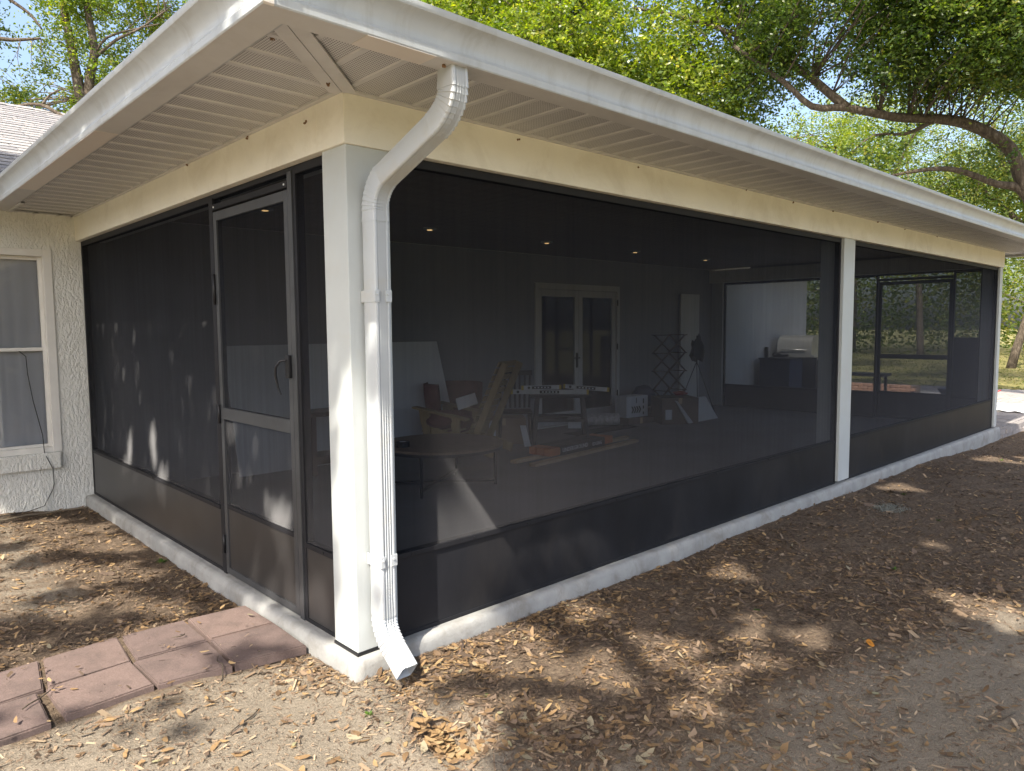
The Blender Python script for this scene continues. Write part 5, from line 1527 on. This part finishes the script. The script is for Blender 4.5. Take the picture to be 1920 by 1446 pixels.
tree('oak_tree', 'big spreading oak beyond the far end of the porch with bent bare limbs', oak_limbs,
     [((13.6, 4.4, 8.9), (2.8, 2.8, 1.9)), ((14.6, 2.1, 8.2), (2.4, 2.2, 1.9)), ((14.6, .4, 7.6), (2.0, 1.8, 1.7)), ((13.2, 5.6, 7.4), (1.6, 1.8, 1.2)), ((15.4, .9, 6.6), (1.0, 1.0, .6)), ((14.9, 2.6, 6.7), (1.3, 1.2, .6)), ((14.2, 3.0, 5.1), (.7, .7, .35)), ((15.6, 1.3, 4.9), (.6, .5, .25)), ((15.6, .3, 6.9), (1.6, 1.4, .8)), ((16.0, -.4, 5.6), (.9, .8, .7)), ((15.0, 1.6, 7.3), (1.6, 1.6, .7))],
     2700, 54, .25, (.092, .044), leaf_oak, 3, twigs=200, thr=-.10)
# bright leafy oak behind the roof
tree('oak_tree', 'bright yellow-green leafy oak rising behind the porch roof', [
    ([(13.5, 12.5, -.3), (13.3, 12.2, 3), (13.0, 11.6, 5.6), (12.4, 10.6, 7.4), (11.9, 9.6, 8.8)], .32, .08),
    ([(13.0, 11.6, 5.6), (13.2, 10.0, 7.2), (13.2, 8.2, 8.2)], .18, .04), ([(13.0, 11.6, 5.6), (11.6, 12.2, 8), (10.6, 13.2, 10)], .18, .04), ([(13.2, 12, 4.6), (14.4, 10.2, 6.4), (14.6, 8.0, 7.2)], .14, .03)],
     [((11.6, 11.6, 9.3), (3.0, 2.9, 2.4)), ((12.4, 8.9, 8.1), (2.4, 2.5, 2.0)), ((13.1, 6.9, 7.2), (1.9, 2.0, 1.7)), ((11.3, 13.8, 10.0), (2.2, 2.4, 2.0)), ((12.6, 9.8, 11.2), (2.8, 2.8, 1.6)), ((14.2, 7.4, 6.0), (1.8, 2.0, 1.4))],
     2900, 60, .27, (.105, .052), leaf_lime, 9, twigs=200, thr=-.24)
# trees behind the house, seen at the top left
tree('slender_tree', 'thin-leaved tree with two pale trunks behind the house roof', [
    ([(4.9, 22.0, -.3), (4.6, 22.1, 4), (4.31, 22.23, 7.87), (4.22, 22.45, 9.05), (4.14, 22.62, 9.96), (4.1, 22.73, 10.61), (4.05, 22.86, 11.41), (4.1, 22.9, 13)], .22, .08),
    ([(4.6, 22.1, 4), (4.45, 22.18, 7.0), (4.46, 22.21, 9.0), (4.61, 22.15, 9.8), (4.62, 22.24, 10.6), (4.53, 22.42, 11.57), (4.5, 22.4, 13)], .19, .07),
    ([(4.61, 22.15, 9.8), (5.11, 21.75, 10.36), (5.65, 21.27, 10.67), (6.28, 20.75, 11.23)], .06, .02),
    ([(4.62, 22.16, 9.91), (4.93, 21.92, 10.44), (5.54, 21.38, 10.67), (6.13, 20.84, 10.83)], .05, .015)],
     [((4.4, 22.4, 11.4), (1.5, 1.2, .9)), ((5.3, 22.2, 9.0), (1.3, 1.1, .9)), ((3.8, 22.6, 10.2), (1.0, .9, .8)), ((6.6, 22.4, 11.6), (1.4, 1.3, 1.0)), ((4.4, 22.6, 8.0), (1.6, 1.2, .6)), ((5.0, 22.5, 13.2), (2.0, 1.6, 1.0))],
     520, 46, .26, (.11, .05), leaf_lime, 21, twigs=120, thr=-.05, nscale=.8)
tree('slender_tree', 'leaning thin tree at the far left behind the house roof', [
    ([(-.5, 22.5, -.3), (.4, 22.2, 5), (1.4, 21.9, 8.4), (2.07, 21.76, 9.51), (2.4, 21.46, 9.58), (2.99, 20.91, 9.62)], .15, .03),
    ([(1.4, 21.9, 8.4), (2.2, 21.7, 10.9), (2.46, 21.52, 10.68), (2.82, 21.15, 10.31), (3.03, 20.89, 9.87)], .08, .025), ([(.4, 22.2, 5), (1.0, 22.4, 9), (1.6, 22.6, 12)], .12, .04)],
     [((2.2, 21.6, 11.2), (1.1, .9, .9)), ((2.3, 21.6, 8.7), (1.0, .9, .8)), ((1.6, 22, 10), (1.0, 1.0, 1.4)), ((3.1, 21.0, 9.0), (.7, .7, .5))],
     110, 40, .26, (.11, .05), leaf_far, 22, twigs=60, thr=-.05, nscale=.8)
tree('bushy_tree', 'dense green tree further back behind the house ridge', [([(7.5, 27, -.3), (7.3, 26.8, 6), (7.0, 26.5, 11)], .3, .08), ([(7.3, 26.8, 6), (5.5, 27.2, 10)], .16, .05)],
     [((7.4, 26.2, 11.2), (2.2, 1.6, 2.4)), ((5.2, 28.2, 9.6), (2.0, 1.6, 1.3)), ((3.4, 29.5, 9.2), (2.0, 1.5, 1.2)), ((6.0, 27.5, 13.0), (1.8, 1.5, 1.0))],
     420, 40, .36, (.15, .07), leaf_far, 23, twigs=50, thr=.0, nscale=.6)
# dead branch leaning over the house ridge
mb = MB(); limb_tube(mb, [(-.12, 8.3, 4.25), (.2, 8.26, 4.47), (.42, 8.06, 4.47), (.58, 7.95, 4.36), (.72, 7.82, 4.24)], .015, .028, 7, .01)
limb_tube(mb, [(.42, 8.06, 4.47), (.5, 8.0, 4.6), (.62, 7.9, 4.68)], .02, .008, 5, .02)
tag(mb.build('dead_branch', bark), 'pale dead branch lying over the ridge of the house roof', 'branch')

# trees beyond the patio on the right
def simple_tree(x, y, h, lean, crown, seed, label, leafm=leaf_far, n=470, r0_=.18):
    r = np.random.default_rng(seed)
    p1 = (x + lean[0] * .35, y + lean[1] * .35, h * .35); p2 = (x + lean[0], y + lean[1], h * .62)
    limbs = [([(x, y, -.6), p1, p2, (x + lean[0] * 1.3, y + lean[1] * 1.3, h * .85)], r0_, .05)]
    for k in range(3):
        a_ = r.uniform(0, 6.28); q_ = crown * r.uniform(.5, .8)
        limbs.append(([p1 if k else p2, (p2[0] + math.cos(a_) * q_ * .5, p2[1] + math.sin(a_) * q_ * .5, h * .6), (p2[0] + math.cos(a_) * q_, p2[1] + math.sin(a_) * q_, h * r.uniform(.62, .9))], r0_ * .55, .05))
    blobs = [((x + lean[0] + r.normal(0, crown * .45), y + lean[1] + r.normal(0, crown * .45), h * r.uniform(.55, .92)), (crown * r.uniform(.45, .75),) * 2 + (h * .16,)) for _ in range(6)]
    blobs += [((x + lean[0] * .7 + r.normal(0, crown * .5), y + lean[1] * .7 + r.normal(0, crown * .5), h * r.uniform(.32, .5)), (crown * .4, crown * .4, h * .11)) for _ in range(3)]
    return tree('oak_tree', label, limbs, blobs, n, 50, .40, (.105, .05), leafm, seed, 'trees beyond the patio', twigs=50, thr=-.08, nscale=.45)
TL = [
    (32.4, 4.57, 11, (3.0, -2.8), 4.2, 51, 'leaning oak beyond the patio, right of the end post, with a thick brown trunk'),
    (25.4, .6, 9, (-.9, 2.2), 3.4, 52, 'oak whose dark trunk bends left beside the end post'),
    (27, 8.8, 10, (.5, .6), 3.8, 53, 'oak seen through the far screen behind the bench'),
    (30, 13, 11, (-.6, .4), 4.2, 54, 'oak seen through the far screen beyond the grill'),
    (38, 9.5, 13, (.6, 1), 5.0, 55, 'tall oak far behind the far screen door'),
    (40, 2.0, 12, (-.5, 1), 5.0, 56, 'tall oak at the far side of the lawn, right of the end post'),
    (36, 18, 13, (.5, -.8), 5.2, 57, 'broad oak far beyond the house corner'),
    (24, 16, 11, (.5, .8), 4.0, 58, 'oak behind the house corner past the white wall'),
    (47, 6, 14, (0, 0), 6.0, 59, 'pale green tree at the back of the lawn'),
    (46, 16, 14, (0, 0), 6.0, 60, 'yellow-green tree at the back behind the far screen'),
    (29, -1.5, 10, (-.8, .8), 3.8, 61, 'oak standing right of the patio outside the porch corner')]
for (x, y, h, ln, cr, sd, lb) in TL: simple_tree(x, y, h, ln, cr, sd, lb, leaf_lime if sd % 2 else leaf_far)
# distant wood closing the view
r = np.random.default_rng(77); n_ = 120000
an = r.uniform(.08, 1.6, n_); dd = r.uniform(44, 70, n_); hgt = 9 + 3.5 * np.sin(an * 9) + 2 * np.sin(an * 23)
c_ = np.stack([np.cos(an) * dd, np.sin(an) * dd, r.random(n_) ** .8 * hgt - .3], 1)
kp = np.array([mnoise.noise(Vector(p) * .16) > -.36 for p in c_]); c_ = c_[kp]
v, q = leaf_quads(c_, .30, .17, .3, r); tag(np_mesh('far_wood', v, q, leaf_far, None, np.repeat(r.beta(2, 2, len(c_)), 4)), 'distant green wood closing the view behind the lawn', 'wood', kind='stuff')
# lawn grass tufts beyond the patio
n_ = 16000; x_ = r.uniform(19.5, 46, n_); y_ = r.uniform(-6, 20, n_); c_ = np.stack([x_, y_, ground_h(x_, y_) + .02], 1)
v, q = leaf_quads(c_, .10, .03, 0, r); tag(np_mesh('lawn', v, q, grass_m, None, np.repeat(r.random(n_), 4)), 'patchy lawn grass beyond the patio', 'lawn', kind='stuff')

# the oak whose canopy shades the yard: unseen crown over the camera, gaps cut where sun flecks should fall
HOLES = [  # (x, y, radius) of sun flecks on the ground
    (.894, -.74, .15), (1.365, -.837, .15), (1.266, -1.155, .10), (1.592, -1.232, .08), (2.061, -1.281, .09), (2.045, -.956, .06), (1.80, -1.05, .07),
    (3.244, -1.784, .16), (3.075, -1.962, .12), (2.691, -.445, .10), (6.323, -.316, .15), (9.0, -.549, .20), (9.6, -.8, .15), (.487, -.853, .07), (.769, -.474, .17),
    (.97, -1.256, .08), (1.42, -.233, .10), (.62, -.20, .2), (.30, -.62, .10), (.10, -.72, .13),
    (-.49, 3.62, .22), (-.61, 4.17, .25), (-.38, 2.45, .18), (-.86, 2.77, .25), (-.2, 3.2, .14), (-.2, 3.9, .13), (-.75, 1.9, .12), (-.5, 1.75, .10), (-1.0, 3.4, .15), (-.3, 1.5, .06), (-1.1, 2.2, .14),
    (5.0, -2.2, .10), (7.5, -1.5, .12), (4.4, -1.2, .05)]
HT = 8.4
def scr(y, z, x=.05, rr=.05): HOLES.append((x + .75 * (z + .11), y + .3125 * (z + .11), rr))
for (y, z) in ((3.10, .70), (3.09, .80), (3.07, .58), (2.95, .45), (2.85, .48), (3.02, .36), (2.9, .30), (3.72, .55), (3.78, .45), (3.74, .66), (3.9, .40), (1.22, .16), (.95, .12), (.47, .2), (.40, .12), (1.05, .06)): scr(y, z, rr=.03)
for (y, z) in ((3.8, 1.22), (3.43, 1.3)): scr(y, z, rr=.0)
for (y, z) in ((.12, 1.18), (.10, .95), (.06, 1.32), (.19, .62)): scr(y, z, .015, .03)
for x_ in (4.85,): HOLES.append((x_ + .75 * 2.85, -.70 + .3125 * 2.85, .01))
for y_ in (-.55, 1.6, 1.95): HOLES.append((-.70 + .75 * 2.85, y_ + .3125 * 2.85, .02))
HOLES = np.array(HOLES)
def keep_prob(u, v):
    k = np.full(len(u), 1.0)
    fore = (u < .16 - .35 * np.clip(-v - .55, 0, 2)) & (v < 1.28); k[fore] = .05
    post_ = (u > .0) & (u < 1.25) & (v > -.1) & (v < .30) & (u < .75 ); k[post_] = .08
    tri = (u > .45) & (u < 2.15) & (v > .10) & (v < .50); k[tri] = .08
    foot = (u > .0) & (u < 1.05) & (v > -.34) & (v < .1); k[foot] = .15
    pvr = (u < -.02) & (v > .5) & (v < 1.28); k[pvr] = .28
    lefty = (u < -.05) & (v >= 1.28) & (v < 5.0); k[lefty] = .66
    kickl = (u > .05) & (u < .6) & (v > .3) & (v < 1.5); k[kickl] = .62
    roofz = (v > 6.2) & (u > -3) & (u < 8); k[roofz] = 0
    k[(v > 5.9) & (v <= 6.4)] = .8
    return k
def shade_canopy():
    r = np.random.default_rng(5)
    n_ = 265000
    u = r.uniform(-5.5, 12.5, n_); v = r.uniform(-4.2, 6.4, n_); z = r.uniform(6.6, 10.2, n_) + .5 * np.sin(u * 1.3) * np.cos(v * 1.7)
    k = keep_prob(u, v)
    # clumpy gaps: smooth noise in the canopy decides which leaves go where it is thin
    nz = np.array([mnoise.noise(Vector((a_ * 2.6, b_ * 2.6, 3.3))) + .5 * mnoise.noise(Vector((a_ * 6.5, b_ * 6.5, 1.1))) for a_, b_ in zip(u, v)])
    nz = (nz + .75) / 1.5
    keep = (nz < k + .02) | (k >= 1)
    keep &= ~((k < .3) & (r.random(n_) < .45))
    for (hx, hy, hr) in HOLES:
        d = np.hypot(u - hx, v - hy); keep &= ~(d < hr * 1.12 * (1.0 + .35 * np.sin(np.arctan2(v - hy, u - hx) * 3 + hx * 7)) + .045)
    u, v, z = u[keep], v[keep], z[keep]
    c_ = np.stack([u - .75 * (z + .11), v - .3125 * (z + .11), z], 1)
    c_ = c_[~in_view(c_, .08)]
    return c_
cs_ = shade_canopy()
sh = empty('oak_tree', (-9.5, -7.0, -.1), 'spreading oak over the yard whose leaves dapple the ground', 'tree')
v, q = leaf_quads(cs_, .15, .075, .6)
o = np_mesh('crown', v, q, leaf_oak, sh, np.repeat(rng.beta(2, 2.3, len(cs_)), 4)); o['kind'] = 'stuff'
mb = MB()
limb_tube(mb, [(-9.5, -7, -.5), (-9.3, -6.9, 2), (-9.0, -6.7, 4.2)], .45, .34, 12, .04)
for tgt in ((-7.5, -6.2, 8.6), (-4.5, -6.4, 8.2), (-8.0, -2.0, 8.4), (-10.5, -5.0, 8.8)):
    a_ = Vector((-9.0, -6.7, 4.0)); b_ = Vector(tgt); limb_tube(mb, [a_, a_.lerp(b_, .35) + Vector((0, 0, .7)), a_.lerp(b_, .7) + Vector((0, 0, .5)), b_], .2, .05, 8, .05)
mb.build('trunk', bark, sh)
print('leaves in shade canopy', len(cs_), 'objects', len(bpy.data.objects))

print('triangles', sum(sum(len(p.vertices) - 2 for p in o.data.polygons) if len(o.data.polygons) < 3000 else len(o.data.polygons) * 2 for o in bpy.data.objects if o.type == 'MESH'))
